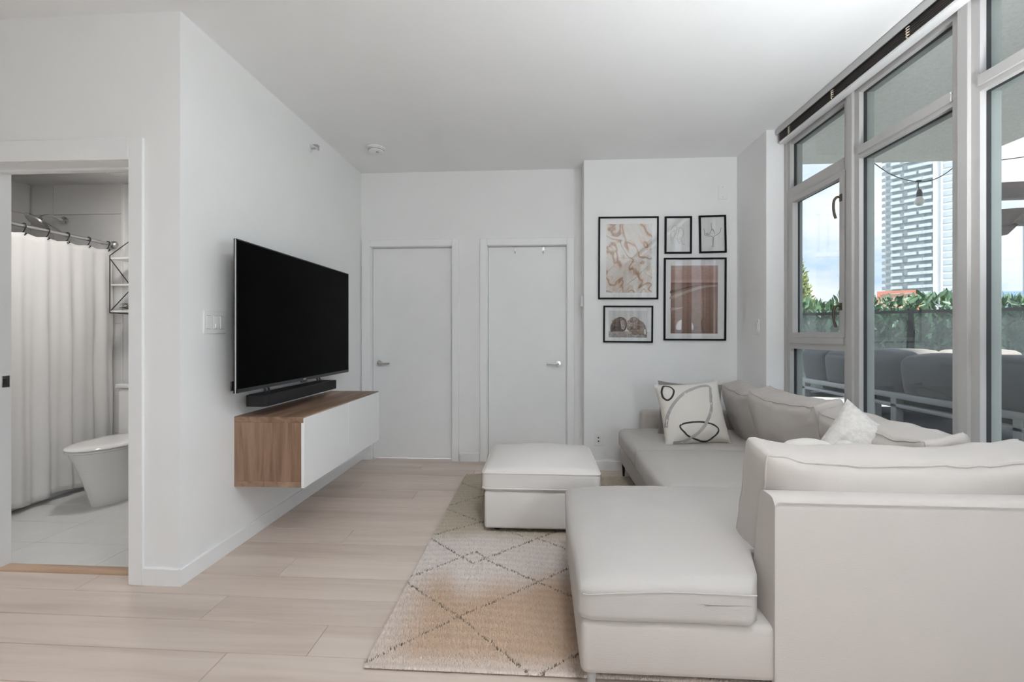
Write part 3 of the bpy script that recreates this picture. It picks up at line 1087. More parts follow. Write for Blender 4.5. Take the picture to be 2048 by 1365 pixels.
kp = thing('knot_cushion', 'small rounded cream cushion with a soft knot on its edge', 'pillow', (1.115, 1.985, .57))
part('cushion_cover', MB().loft([[(1.105 + .165 * math.cos(a) * r_, 1.985 + .10 * math.sin(a) * r_, .60 + .165 * h_) for a in [2 * math.pi * q / 28 for q in range(28)]]
                                 for r_, h_ in [(.05, -1), (.5, -.92), (.82, -.65), (.98, -.25), (1, .05), (.93, .42), (.75, .72), (.48, .92), (.2, .99), (.03, 1)]]), 'pillow_cream', kp, angle=80)
kn = []
for q in range(60):
    a = 2 * math.pi * q / 60
    rr = .028 + .012 * math.cos(3 * a)
    kn.append((1.235 + rr * math.cos(2 * a), 1.95 + .014 * math.sin(3 * a), .715 + rr * math.sin(2 * a)))
part('knot', MB().tube(kn, .017, 10, closed=True), 'fluff', kp, angle=80)

# ================================================================== ottoman
OX0, OX1, OY0, OY1 = -.340, .345, 2.735, 3.395
ot = thing('storage_ottoman', 'square light grey upholstered storage ottoman on the rug', 'ottoman', (0, 3.06, 0))
part('base', MB().rbox(OX0 + .006, OX1 - .006, OY0 + .006, OY1 - .006, .040, .262, .016, 3), 'ottoman', ot, angle=60)
f = deformer(((OX1 - OX0) / 2 + .008, (OY1 - OY0) / 2 + .008, .064), .030, (0, 0, .062), .002, 5, 5.0)
T = Matrix.Translation(((OX0 + OX1) / 2, (OY0 + OY1) / 2, .328))
lid = part('lid_cushion', cushion_mb(f, 26, T), 'ottoman', ot, angle=80)
for sd_, zz in ((.72, None), (-.72, None)):
    part('piping', MB().tube([T @ q for q in piping_path(f, 2, sd_, 30)], .0055, 7, closed=True), 'ottoman', lid, angle=80)
for x, y in ((OX0 + .08, OY0 + .08), (OX1 - .08, OY0 + .08), (OX0 + .08, OY1 - .08), (OX1 - .08, OY1 - .08)):
    part('foot', MB().cyl((x, y, .013), (x, y, .042), .024, 16), 'black_plastic', ot)

# ================================================================== rug
RX0, RX1, RY0, RY1 = -.628, 1.15, 1.615, 3.90
rug = thing('area_rug', 'cream shaggy rug with dark diamond lines under the ottoman', 'rug', (.2, 2.7, 0))
part('backing', MB().rbox(RX0 + .006, RX1 - .006, RY0 + .006, RY1 - .006, .001, .009, .002, 1), 'rug_back', rug)
SEG = [[(-.64, 2.17), (-.34, 1.92), (-.04, 1.61)], [(-.63, 1.63), (-.34, 1.92), (-.01, 2.21), (.3, 2.5)], [(-.63, 2.64), (-.35, 2.37), (-.02, 2.68), (.28, 2.95)],
       [(-.63, 2.22), (-.35, 2.5)], [(-.35, 2.5), (-.27, 2.4), (-.01, 2.21), (.3, 1.98)], [(-.02, 2.68), (.3, 2.45)], [(0, 1.61), (.3, 1.86)],
       [(-.64, 3.10), (-.37, 2.90), (-.1, 2.7)], [(-.63, 2.69), (-.37, 2.90), (-.1, 3.1)], [(-.63, 3.65), (-.36, 3.43), (-.1, 3.2)], [(-.64, 3.15), (-.36, 3.43), (0, 3.8)],
       [(.35, 3.2), (.62, 3.5), (.9, 3.8)], [(.35, 3.75), (.62, 3.5), (.9, 3.2)], [(.3, 2.95), (.6, 3.25)]]
rs = np.random.RandomState(3)
NT = 170000
px_ = RX0 + (RX1 - RX0) * rs.rand(NT)
py_ = RY0 + (RY1 - RY0) * rs.rand(NT)
# keep the dense pile where it can be seen
keep = (px_ < .75) | (rs.rand(NT) < .35)
px_, py_ = px_[keep], py_[keep]
# a ragged fringe of tufts at the near and left edges
ne = 3000
px_ = np.concatenate([px_, RX0 + (.9 - RX0) * rs.rand(ne), RX0 + .006 * rs.rand(ne)])
py_ = np.concatenate([py_, RY0 + .006 * rs.rand(ne), RY0 + (RY1 - RY0) * rs.rand(ne)])
NT = len(px_)
hgt = .0165 + .006 * rs.rand(NT)
lx_, ly_ = (rs.rand(NT) - .5) * .012, (rs.rand(NT) - .5) * .012
rad = .0036 + .0014 * rs.rand(NT)
ang = rs.rand(NT) * 6.283
V = np.zeros((NT, 4, 3), np.float32)
for k in range(3):
    V[:, k, 0] = px_ + rad * np.cos(ang + k * 2.094) - .2
    V[:, k, 1] = py_ + rad * np.sin(ang + k * 2.094) - 2.7
    V[:, k, 2] = .007
V[:, 3, 0] = px_ + lx_ - .2
V[:, 3, 1] = py_ + ly_ - 2.7
V[:, 3, 2] = hgt
base = (np.arange(NT) * 4)[:, None, None]
Fc = base + np.array([[0, 1, 3], [1, 2, 3], [2, 0, 3]])[None]
me = bpy.data.meshes.new('pile')
me.vertices.add(NT * 4)
me.vertices.foreach_set('co', V.ravel())
me.loops.add(NT * 9)
me.loops.foreach_set('vertex_index', Fc.ravel().astype(np.int32))
me.polygons.add(NT * 3)
me.polygons.foreach_set('loop_start', np.arange(0, NT * 9, 3, dtype=np.int32))
me.polygons.foreach_set('use_smooth', np.ones(NT * 3, dtype=bool))
# distance of every tuft to the woven lines
dl = np.full(NT, 9.0)
for s in SEG:
    for (ax, ay), (bx_, by_) in zip(s[:-1], s[1:]):
        vx, vy = bx_ - ax, by_ - ay
        t = np.clip(((px_ - ax) * vx + (py_ - ay) * vy) / (vx * vx + vy * vy), 0, 1)
        dl = np.minimum(dl, np.hypot(px_ - ax - t * vx, py_ - ay - t * vy))
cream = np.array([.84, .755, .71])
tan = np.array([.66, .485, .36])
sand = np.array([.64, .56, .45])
# light's cast painted into cream pile: tan near, sandy far; cream band and borders
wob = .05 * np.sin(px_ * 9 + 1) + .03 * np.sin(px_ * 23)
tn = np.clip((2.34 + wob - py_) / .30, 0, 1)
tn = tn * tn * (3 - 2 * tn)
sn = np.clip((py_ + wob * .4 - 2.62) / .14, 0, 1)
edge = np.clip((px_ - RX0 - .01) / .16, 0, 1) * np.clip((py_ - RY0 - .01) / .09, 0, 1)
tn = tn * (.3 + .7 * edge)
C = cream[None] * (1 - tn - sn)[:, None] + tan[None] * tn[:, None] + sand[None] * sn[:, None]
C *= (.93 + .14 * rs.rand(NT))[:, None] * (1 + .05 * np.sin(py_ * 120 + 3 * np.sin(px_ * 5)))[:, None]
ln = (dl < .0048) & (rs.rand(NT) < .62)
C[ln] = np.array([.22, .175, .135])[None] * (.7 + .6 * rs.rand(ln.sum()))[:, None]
ca = me.color_attributes.new('yarn_light_cast', 'FLOAT_COLOR', 'POINT')
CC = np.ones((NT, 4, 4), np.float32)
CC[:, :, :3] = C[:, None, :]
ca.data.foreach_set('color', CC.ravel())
me.update()
me.validate()
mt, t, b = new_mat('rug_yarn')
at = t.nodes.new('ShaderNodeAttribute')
at.attribute_name = 'yarn_light_cast'
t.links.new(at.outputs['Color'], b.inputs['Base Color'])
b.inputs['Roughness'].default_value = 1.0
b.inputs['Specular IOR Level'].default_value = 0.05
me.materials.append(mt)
o = bpy.data.objects.new('pile', me)
COL.objects.link(o)
o.parent = rug
o['kind'] = 'stuff'

# ================================================================== media cabinet, television, soundbar
CX0, CX1, CY0, CY1, CZ0, CZ1 = XT, -1.310, 2.491, 3.685, .345, .737
cab = thing('media_cabinet', 'floating walnut media cabinet with white fronts under the television', 'cabinet', (XT, 3.09, CZ0))
part('top_panel', MB().rbox(CX0, CX1 - .004, CY0, CY1, CZ1 - .032, CZ1, .0012, 1), 'walnut_y', cab)
part('bottom_panel', MB().rbox(CX0, CX1 - .020, CY0, CY1, CZ0, CZ0 + .030, .0012, 1), 'walnut_y', cab)
part('side_panel', MB().rbox(CX0, CX1 - .020, CY0 + .001, CY0 + .02, CZ0 + .030, CZ1 - .032, .001, 1), 'walnut_v', cab)
part('side_panel', MB().rbox(CX0, CX1 - .020, CY1 - .02, CY1 - .001, CZ0 + .030, CZ1 - .032, .001, 1), 'walnut_v', cab)
part('back_panel', MB().box(CX0, CX0 + .008, CY0 + .02, CY1 - .02, CZ0 + .03, CZ1 - .032), 'walnut_v', cab)
ym = (CY0 + CY1) / 2
for a, b in ((CY0 + .002, ym - .0012), (ym + .0012, CY1 - .002)):
    part('cabinet_front', MB().rbox(CX1 - .018, CX1, a, b, CZ0 - .004, CZ1 - .034 + .028, .0012, 1), 'white_gloss', cab)

TX, TY0, TY1, TZ0, TZ1 = -1.585, 2.318, 3.732, .888, 1.698
tv = thing('television', 'large flat black television mounted on the left wall', 'television', (TX, 3.02, TZ0))
part('tv_back', MB().rbox(TX - .020, TX - .008, TY0 + .012, TY1 - .012, TZ0 + .012, TZ1 - .012, .004, 2).rbox(TX - .055, TX - .018, TY0 + .2, TY1 - .2, TZ0 + .06, TZ1 - .25, .012, 2), 'black_plastic', tv)
bez = part('bezel', MB().box(TX - .012, TX + .002, TY0, TY0 + .006, TZ0, TZ1).box(TX - .012, TX + .002, TY1 - .006, TY1, TZ0, TZ1)
           .box(TX - .012, TX + .002, TY0, TY1, TZ1 - .006, TZ1).box(TX - .014, TX + .002, TY0, TY1, TZ0, TZ0 + .020), 'black_metal', tv)
part('side_trim', MB().box(TX - .005, TX + .0005, TY0 - .0012, TY0, TZ0, TZ1), 'chrome', bez)
part('screen', MB().box(TX - .010, TX, TY0 + .006, TY1 - .006, TZ0 + .02, TZ1 - .006), 'screen', tv)
part('logo', MB().box(TX + .002, TX + .003, 3.0, 3.035, TZ0 + .007, TZ0 + .013), 'chrome', tv)
part('sensor', MB().rbox(TX - .008, TX + .003, 2.98, 3.055, TZ0 - .010, TZ0 + .001, .002, 1), 'black_plastic', tv)
part('mount_plate', MB().box(XT, XT + .012, 2.75, 3.30, 1.12, 1.50), 'black_metal', tv)
for y in (2.80, 3.20):
    part('mount_arm', MB().box(XT + .01, TX - .05, y, y + .04, 1.10, 1.54), 'black_metal', tv)
part('cable_clip', MB().rbox(TX - .034, TX - .026, 2.322, 2.345, .90, .95, .002, 1), 'black_plastic', tv)

sb = thing('soundbar', 'slim black soundbar hung below the television', 'soundbar', (-1.59, 2.95, .79))
bm = bmesh.new()
bmesh.ops.create_cube(bm, size=1.0)
for v in bm.verts:
    v.co = Vector((-1.655 + (v.co.x + .5) * .125, 2.49 + (v.co.y + .5) * .915, .792 + (v.co.z + .5) * .062))
bmesh.ops.bevel(bm, geom=[e_ for e_ in bm.edges if abs(e_.verts[0].co.z - e_.verts[1].co.z) > .03], offset=.028, segments=5, profile=.5, affect='EDGES')
part('body', MB().bm(bm), 'black_cloth', sb, angle=50)
part('top_plate', MB().rbox(-1.648, -1.536, 2.52, 3.375, .853, .857, .0015, 1), 'black_plastic', sb)
for y in (2.62, 3.25):
    m = MB()
    for q in (-.018, .018):
        m.tube(smooth_curve([(-1.60, y + q, .856), (-1.60, y + q, .872), (-1.605, y + q, .885), (-1.612, y + q, .93)], 5), .006, 8)
    part('bracket', m, 'black_metal', sb)


# ================================================================== framed pictures
def mat_marble():
    m, t, b = new_mat('art_marble')
    v = coords(t, (1, 1, 1))
    n1 = t.nodes.new('ShaderNodeTexNoise')
    n1.inputs['Scale'].default_value = 3.4
    n1.inputs['Detail'].default_value = 2
    n1.inputs['Distortion'].default_value = 1.6
    t.links.new(v, n1.inputs['Vector'])
    vm = t.nodes.new('ShaderNodeVectorMath')
    vm.operation = 'MULTIPLY_ADD'
    t.links.new(n1.outputs['Color'], vm.inputs[0])
    vm.inputs[1].default_value = (.45, .45, .45)
    t.links.new(v, vm.inputs[2])
    w = t.nodes.new('ShaderNodeTexWave')
    w.wave_type = 'BANDS'
    w.bands_direction = 'DIAGONAL'
    w.inputs['Scale'].default_value = 3.0
    w.inputs['Distortion'].default_value = 5.5
    w.inputs['Detail'].default_value = 4
    w.inputs['Detail Scale'].default_value = 1.6
    t.links.new(vm.outputs['Vector'], w.inputs['Vector'])
    c1 = ramp(t, w.outputs['Fac'], [(0.0, (.40, .28, .21)), (.04, (.60, .40, .28)), (.12, (.72, .56, .46)), (.26, (.79, .71, .65)), (.45, (.82, .78, .75)), (.62, (.76, .66, .58)), (.70, (.83, .80, .78)), (1.0, (.84, .82, .80))])
    f2 = add_noise(t, v, 2.3, 3, .5, 1.0)
    c2 = ramp(t, f2, [(.40, (.77, .75, .73)), (.56, (.68, .55, .45)), (.72, (.50, .33, .22))])
    mx = t.nodes.new('ShaderNodeMix')
    mx.data_type = 'RGBA'
    mx.blend_type = 'MULTIPLY'
    mx.inputs['Factor'].default_value = .38
    t.links.new(c1, mx.inputs[6])
    t.links.new(c2, mx.inputs[7])
    t.links.new(mx.outputs[2], b.inputs['Base Color'])
    b.inputs['Roughness'].default_value = .8
    M['art_marble'] = m


def mat_beach():
    """pale rose sky over brown sand, split by height"""
    m, t, b = new_mat('art_beach')
    tc = t.nodes.new('ShaderNodeTexCoord')
    sep = t.nodes.new('ShaderNodeSeparateXYZ')
    t.links.new(tc.outputs['Object'], sep.inputs[0])
    v = coords(t, (1, 1, 3))
    f = add_noise(t, v, 22, 6, .65)
    mr = t.nodes.new('ShaderNodeMapRange')
    mr.inputs['From Min'].default_value = -.30
    mr.inputs['From Max'].default_value = .30
    t.links.new(sep.outputs['Z'], mr.inputs['Value'])
    sky = ramp(t, mr.outputs['Result'], [(0, (.25, .15, .105)), (.25, (.34, .215, .16)), (.52, (.40, .25, .20)), (.70, (.33, .185, .145)), (.735, (.24, .13, .10)), (.745, (.62, .42, .36)), (.80, (.50, .31, .26)), (1, (.56, .40, .35))])
    sand = ramp(t, f, [(.3, (.62, .60, .60)), (.7, (1, 1, 1))])
    mx = t.nodes.new('ShaderNodeMix')
    mx.data_type = 'RGBA'
    mx.blend_type = 'MULTIPLY'
    mx.inputs['Factor'].default_value = .7
    t.links.new(sky, mx.inputs[6])
    t.links.new(sand, mx.inputs[7])
    t.links.new(mx.outputs[2], b.inputs['Base Color'])
    b.inputs['Roughness'].default_value = .8
    M['art_beach'] = m


mat_marble()
mat_beach()
plain('lion_mane', (.075, .05, .04), .9, var=.55, vscale=45)
plain('lion_fur', (.27, .19, .145), .9, var=.45, vscale=60)
plain('lion_pale', (.44, .36, .31), .9, var=.2, vscale=60)
plain('lion_sky', (.64, .63, .615), .9, var=.05, vscale=12)
plain('lion_ground', (.33, .30, .28), .9, var=.5, vscale=90)
plain('beach_foam', (.46, .36, .31), .8, var=.1, vscale=30)
plain('beach_wet', (.15, .09, .075), .8, var=.2, vscale=30)


def picture(label, x0, x1, z0, z1, fw, tilt, print_rect=None, print_mat=None):
    cx, cz = (x0 + x1) / 2, (z0 + z1) / 2
    hw, hh = (x1 - x0) / 2, (z1 - z0) / 2
    p = thing('framed_picture', label, 'picture', (cx, YA - .0105, cz), 'black-framed pictures on the wall', rot=(0, R(tilt), 0))
    m = MB().rbox(-hw, -hw + fw, -.0095, .010, -hh, hh, .001, 1).rbox(hw - fw, hw, -.0095, .010, -hh, hh, .001, 1)
    m.rbox(-hw + fw, hw - fw, -.0095, .010, hh - fw, hh, .001, 1).rbox(-hw + fw, hw - fw, -.0095, .010, -hh, -hh + fw, .001, 1)
    part('frame', m, 'frame_black', p)
    part('mat_board', MB().box(-hw + fw, hw - fw, .002, .006, -hh + fw, hh - fw), 'paper', p)
    pr = None
    if print_rect:
        a, b, c, d_ = print_rect
        pr = part('print', MB().box(a, b, .0008, .0022, c, d_), print_mat, p)
    part('glass', MB().box(-hw + fw, hw - fw, -.0062, -.0042, -hh + fw, hh - fw), 'picture_glass', p)
    return p, pr


def blob(parent, name, mat_, pts, y):
    c = smooth_curve([(a, 0, b) for a, b in pts], 6, True)
    n_ = len(c)
    vs_ = [(q.x, y, q.z) for q in c] + [(q.x, y - .0002, q.z) for q in c]
    fs_ = [tuple(range(n_ - 1, -1, -1)), tuple(range(n_, 2 * n_))] + [(i, (i + 1) % n_, (i + 1) % n_ + n_, i + n_) for i in range(n_)]
    part(name, MB().add(vs_, fs_), mat_, parent)


def stroke(parent, pts, r, mat_='ink', closed=False, y=.0010):
    c = smooth_curve([(a, y, b) for a, b in pts], 8, closed)
    part('drawn_line', MB().tube(c, r, 5, closed=closed), mat_, parent)


pA, _ = picture('tall framed tan and cream marbled abstract print, leftmost on the wall', .509, 1.029, 1.507, 2.232, .014, 0.3, (-.190, .205, -.305, .300), 'art_marble')
for pts, r in (([(-.19, -.13), (-.12, -.06), (-.10, .0), (.02, .0), (.10, .06), (.2, .13)], .0022), ([(-.08, -.30), (-.02, -.24), (.06, -.18), (.12, -.12), (.2, -.05)], .003),
               ([(-.04, .30), (-.06, .22), (-.03, .16), (-.05, .08)], .0015), ([(-.19, -.26), (-.14, -.24), (-.13, -.29), (-.17, -.30)], .0022),
               ([(.03, -.2), (.1, -.2), (.12, -.26), (.11, -.30)], .0018), ([(.2, -.07), (.14, -.12), (.2, -.17)], .002)):
    stroke(pA, pts, r * .6, 'lion_pale', y=.0006)
pB, _ = picture('small framed single-line sketch with two tall loops, left of the small pair', 1.083, 1.314, 1.903, 2.228, .015, 0.4)
for pts in ([(-.045, -.075), (-.062, -.02), (-.058, .05), (-.035, .085), (-.012, .07), (-.018, .02), (-.030, -.015), (-.02, -.03)],
            [(-.01, -.045), (.0, .03), (.016, .062), (.038, .045), (.042, .0), (.028, -.03), (.036, -.07), (.058, -.085), (.03, -.078)],
            [(.0, -.03), (.004, -.065), (.016, -.07), (.014, -.03), (.024, -.025), (.026, -.072)],
            [(-.05, .03), (-.03, .04), (-.03, .0), (-.045, -.03), (-.04, -.05)]):
    stroke(pB, pts, .0009, 'ink_grey')
pC, _ = picture('small framed line drawing of an opening flower on a stem, right of the small pair', 1.377, 1.606, 1.905, 2.232, .015, -1.0)
for pts in ([(-.075, .050), (-.068, .02), (-.066, -.005), (-.03, -.015), (-.002, -.02), (.002, -.05), (-.004, -.10), (.006, -.105), (.006, -.05), (.012, -.02), (.045, .0), (.066, .02), (.070, .045), (.078, .05)],
            [(-.066, .0), (-.04, .01), (-.05, -.002), (-.03, .0), (-.012, .03), (-.006, .048), (.008, .03), (.02, .0)], [(-.006, .05), (-.012, .08), (-.008, .10)], [(.02, .0), (.01, .03), (.004, .042)]):
    stroke(pC, pts, .0014)
pD, _ = picture('tall framed rose and brown beach print with pale sky, lower right', 1.075, 1.606, 1.145, 1.866, .015, 0.3, (-.205, .195, -.300, .292), 'art_beach')
blob(pD, 'wet_sand', 'beach_wet', [(-.203, .05), (-.12, .075), (-.05, .10), (.02, .118), (.03, .124), (-.05, .112), (-.13, .09), (-.203, .075)], .0007)
blob(pD, 'foam_line', 'beach_foam', [(-.203, .025), (-.1, .065), (.0, .10), (.08, .118), (.19, .12), (.19, .112), (.09, .10), (.0, .075), (-.1, .04), (-.203, .0)], .00075)
blob(pD, 'foam_line', 'beach_foam', [(-.203, -.10), (-.15, -.09), (-.09, -.07), (-.15, -.075), (-.203, -.075)], .0007)
pE, _ = picture('small wide framed photo of two resting lions, lower left', .552, .982, 1.126, 1.450, .014, 0.5, (-.168, .165, -.118, .118), 'lion_sky')
rl = random.Random(21)


def fur(cx, cz, rx, rz, jag, n=34, a0=0.0):
    """ragged oval outline"""
    return [(cx + rx * (1 + rl.uniform(-jag, jag)) * math.cos(a0 + 6.283 * i / n), cz + rz * (1 + rl.uniform(-jag, jag)) * math.sin(a0 + 6.283 * i / n)) for i in range(n)]


part('ground', MB().box(-.167, .164, .0004, .0008, -.117, -.062), 'lion_ground', pE)


def strands(name, mat_, cx, cz, rx, rz, n, y, a0=0.0, a1=6.283):
    """short fur strokes fanning out from a mane's middle"""
    m = MB()
    for i in range(n):
        a = rl.uniform(a0, a1)
        r0, r1 = rl.uniform(.35, .75), rl.uniform(.85, 1.18)
        bend = rl.uniform(-.25, .25)
        pts = [(cx + rx * r0 * math.cos(a), y, cz + rz * r0 * math.sin(a)), (cx + rx * (r0 + r1) / 2 * math.cos(a + bend * .5), y, cz + rz * (r0 + r1) / 2 * math.sin(a + bend * .5)),
               (cx + rx * r1 * math.cos(a + bend), y, cz + rz * r1 * math.sin(a + bend) - .004)]
        m.tube(pts, [.0016, .0013, .0005], 4)
    part(name, m, mat_, pE, kind='stuff')


blob(pE, 'lion_body', 'lion_fur', [(.02, -.080), (.03, .0), (.07, .036), (.11, .030), (.140, .005), (.156, -.035), (.162, -.085), (.10, -.092)], .00035)
blob(pE, 'lion_mane', 'lion_fur', [(-.005, -.05), (-.012, -.01), (.002, .03), (.03, .058), (.06, .064), (.085, .05), (.10, .02), (.098, -.02), (.075, -.055), (.03, -.065)], .00030)
strands('fur_strands', 'lion_pale', .048, .0, .058, .058, 60, .00022, -.3, 3.6)
strands('fur_strands', 'lion_mane', .048, -.005, .056, .055, 45, .00018)
blob(pE, 'lion_mane', 'lion_mane', [(-.148, -.066), (-.152, -.03), (-.140, .008), (-.116, .040), (-.082, .060), (-.048, .060), (-.022, .040), (-.010, .008), (-.014, -.03), (-.034, -.060), (-.09, -.074)], .00024)
strands('fur_strands', 'lion_fur', -.078, -.002, .066, .060, 75, .00016, -.2, 3.6)
strands('fur_strands', 'lion_mane', -.085, -.02, .068, .050, 50, .00012, 2.6, 5.6)
blob(pE, 'lion_face', 'lion_pale', [(-.066, .028), (-.046, .036), (-.028, .026), (-.022, .004), (-.026, -.022), (-.032, -.044), (-.046, -.050), (-.056, -.038), (-.060, -.012)], .00004)
blob(pE, 'lion_face', 'lion_pale', [(.004, .008), (.020, .018), (.036, .006), (.036, -.018), (.022, -.038), (.008, -.030)], .00004)
for ex_, ez_, er_ in ((-.052, .010, .0042), (-.034, .008, .0042), (-.042, -.026, .0068), (.014, .0, .004), (.028, -.002, .004), (.018, -.026, .006)):
    blob(pE, 'lion_eye' if er_ < .005 else 'lion_nose', 'ink', fur(ex_, ez_, er_, er_ * .65, .1, 10), -.0004)
for ex_, ez_ in ((-.068, .040), (-.024, .038), (.0, .024), (.038, .020)):
    blob(pE, 'lion_ear', 'lion_fur', fur(ex_, ez_, .007, .007, .1, 12), -.0002)
blob(pE, 'paw', 'lion_pale', fur(-.095, -.072, .040, .010, .15, 18), .0000)
blob(pE, 'paw', 'lion_pale', fur(-.010, -.076, .042, .010, .15, 18), .0000)
blob(pE, 'paw', 'lion_sky', fur(.146, -.068, .010, .028, .15, 18), .0001)

# ================================================================== bathroom things
toil = thing('toilet', 'white skirted toilet with closed lid in the bathroom', 'toilet', (-3.09, 3.15, 0))
TCX = -3.09


def egg(cx, y_front, y_back, hw, z, n=40, p=2.3):
    pts = []
    cyy = y_front + (y_back - y_front) * .52
    for i in range(n):
        a = 2 * math.pi * i / n
        c, s = math.cos(a), math.sin(a)
        yy = (cyy - y_front) if s < 0 else (y_back - cyy)
        pp = 2.0 if s < 0 else 3.2
        pts.append((cx + hw * math.copysign(abs(c) ** (2 / pp), c), cyy + yy * math.copysign(abs(s) ** (2 / pp), s), z))
    return pts


part('bowl', MB().loft([egg(TCX, 3.02, 3.56, .125, 0), egg(TCX, 3.015, 3.565, .128, .02), egg(TCX, 2.985, 3.565, .140, .12), egg(TCX, 2.945, 3.565, .158, .24),
                        egg(TCX, 2.910, 3.55, .174, .33), egg(TCX, 2.888, 3.50, .184, .375), egg(TCX, 2.885, 3.45, .185, .392)]), 'porcelain', toil, angle=70)
part('seat', MB().loft([egg(TCX, 2.872, 3.40, .190, .396), egg(TCX, 2.868, 3.40, .193, .402), egg(TCX, 2.870, 3.40, .191, .411)]), 'porcelain', toil, angle=50)
part('lid', MB().loft([egg(TCX, 2.868, 3.40, .193, .414), egg(TCX, 2.864, 3.402, .196, .421), egg(TCX, 2.872, 3.40, .190, .431), egg(TCX, 2.90, 3.38, .165, .4365), egg(TCX, 2.97, 3.34, .10, .4385)]), 'porcelain', toil, angle=50)
tk = part('tank', MB().rbox(TCX - .20, TCX + .20, 3.40, 3.59, .36, .775, .025, 3), 'porcelain', toil, angle=60)
part('tank_lid', MB().rbox(TCX - .207, TCX + .207, 3.39, 3.595, .778, .812, .008, 2), 'porcelain', toil)
part('flush_button', MB().lathe([(.024, .812), (.022, .818)], (TCX, 3.5, 0), 20), 'chrome', tk)

# bathtub behind the curtain
tub = thing('bathtub', 'white bathtub hidden behind the shower curtain', 'bathtub', (-3.9, 2.9, 0))
part('tub_apron', MB().rbox(-3.60, -3.56, 2.24, 3.595, 0, .50, .01, 2), 'porcelain', tub)
part('tub_rim', MB().rbox(-4.235, -3.56, 2.24, 2.32, .44, .52, .01, 2).rbox(-4.235, -3.56, 3.52, 3.595, .44, .52, .01, 2).rbox(-3.64, -3.56, 2.30, 3.54, .46, .52, .01, 2).rbox(-4.235, -4.17, 2.30, 3.54, .46, .52, .01, 2), 'porcelain', tub)
part('tub_floor', MB().box(-4.235, -3.6, 2.24, 3.595, 0.0, .12), 'porcelain', tub)

CXX = -3.50
rod = thing('shower_rod', 'chrome shower curtain rod with end flange in the bathroom', 'curtain rod', (CXX, 2.9, 1.935))
part('rod', MB().cyl((CXX, 2.24, 1.935), (CXX, 3.585, 1.935), .0125, 20), 'brushed', rod)
part('flange', MB().lathe([(.032, 3.60), (.030, 3.588), (.016, 3.575)], (CXX, 0, 1.935), 24, 'y'), 'brushed', rod)
cur = thing('shower_curtain', 'white linen shower curtain hanging in soft folds', 'curtain', (CXX, 2.9, 1.86))
hooks_y = [2.36, 2.50, 2.64, 2.78, 2.93, 3.08, 3.22, 3.38, 3.54]
vs_, fs_ = [], []
NYc, NZc = 150, 46
for j in range(NZc + 1):
    v_ = j / NZc
    for i in range(NYc + 1):
        u = i / NYc
        y = 2.26 + u * 1.325
        fold = .015 * math.sin(u * 2 * math.pi * 8.6 + .8) + .008 * math.sin(u * 2 * math.pi * 15.3 + v_ * 1.2)
        a = .25 + .75 * min(1, v_ * 2.0)
        nh = min(abs(y - h) for h in hooks_y)
        ztop = 1.890 - .014 * min(1, nh / .07)
        zb = .045 + .012 * math.sin(u * 21)
        z = ztop + (zb - ztop) * v_
        x = CXX + a * fold + .012 * noise.noise(Vector((y * 3, z * 2, 1.0))) + .02 * v_
        vs_.append((x, y + .008 * math.sin(u * 54) * v_, z))
for j in range(NZc):
    for i in range(NYc):
        k = j * (NYc + 1) + i
        fs_.append((k, k + 1, k + NYc + 2, k + NYc + 1))
cm = MB().add(vs_, fs_)
co = part('cloth', cm, 'curtain', cur, angle=80)
so = co.modifiers.new('thickness', 'SOLIDIFY')
so.thickness = .0016
ords = ['first', 'second', 'third', 'fourth', 'fifth', 'sixth', 'seventh', 'eighth', 'ninth']
for i, y in enumerate(hooks_y):
    hk = thing('curtain_hook', 'black shower curtain hook on the rod, %s counting from the shower head wall' % ords[len(hooks_y) - 1 - i], 'hook', (CXX, y, 1.935), 'black shower curtain hooks')
    m = MB().tube([(CXX + .018 * math.cos(a), y, 1.935 + .018 * math.sin(a)) for a in [R(q) for q in range(-60, 215, 20)]], .0032, 8)
    m.tube(smooth_curve([(CXX + .009, y, 1.919), (CXX + .004, y, 1.905), (CXX - .006, y, 1.890), (CXX + .004, y, 1.872), (CXX + .014, y, 1.882)], 5), .003, 8)
    part('hook_wire', m, 'black_metal', hk)
    for q in ((CXX - .016, 1.932), (CXX + .014, 1.882), (CXX - .010, 1.888)):
        m = MB().lathe([(.001, -.006), (.005, -.004), (.0062, 0), (.005, .004), (.001, .006)], (q[0], y, q[1]), 10)
        part('hook_bead', m, 'black_metal', hk)

sh = thing('shower_fixture', 'round chrome shower head on an arm from the tiled wall', 'shower head', (-3.936, BYB, 2.14))
part('wall_flange', MB().lathe([(.035, BYB), (.033, BYB - .012), (.015, BYB - .02)], (-3.936, 0, 2.14), 24, 'y'), 'chrome', sh)
part('arm', MB().tube(smooth_curve([(-3.936, BYB - .01, 2.14), (-3.936, BYB - .10, 2.155), (-3.934, BYB - .17, 2.135), (-3.930, BYB - .20, 2.105)], 6), .011, 12), 'chrome', sh)
hd = MB().lathe([(.014, .045), (.022, .030), (.030, .018), (.085, .008), (.095, 0), (.092, -.010), (.086, -.012)], (0, 0, 0), 40)
T = Matrix.Translation((-3.915, BYB - .225, 2.072)) @ Matrix.Rotation(R(-38), 4, 'X') @ Matrix.Rotation(R(18), 4, 'Y')
hd.v = [tuple(T @ Vector(p)) for p in hd.v]
hdo = part('spray_head', hd, 'chrome', sh)
fc = MB().lathe([(.082, -.012), (.078, -.0145), (.001, -.015)], (0, 0, 0), 40)
fc.v = [tuple(T @ Vector(p)) for p in fc.v]
part('spray_face', fc, 'brushed', hdo)
part('hose', MB().tube(smooth_curve([(-3.925, BYB - .19, 2.10), (-3.86, BYB - .10, 2.02), (-3.80, BYB - .05, 1.90), (-3.79, BYB - .04, 1.6)], 8), .006, 8), 'chrome', sh)

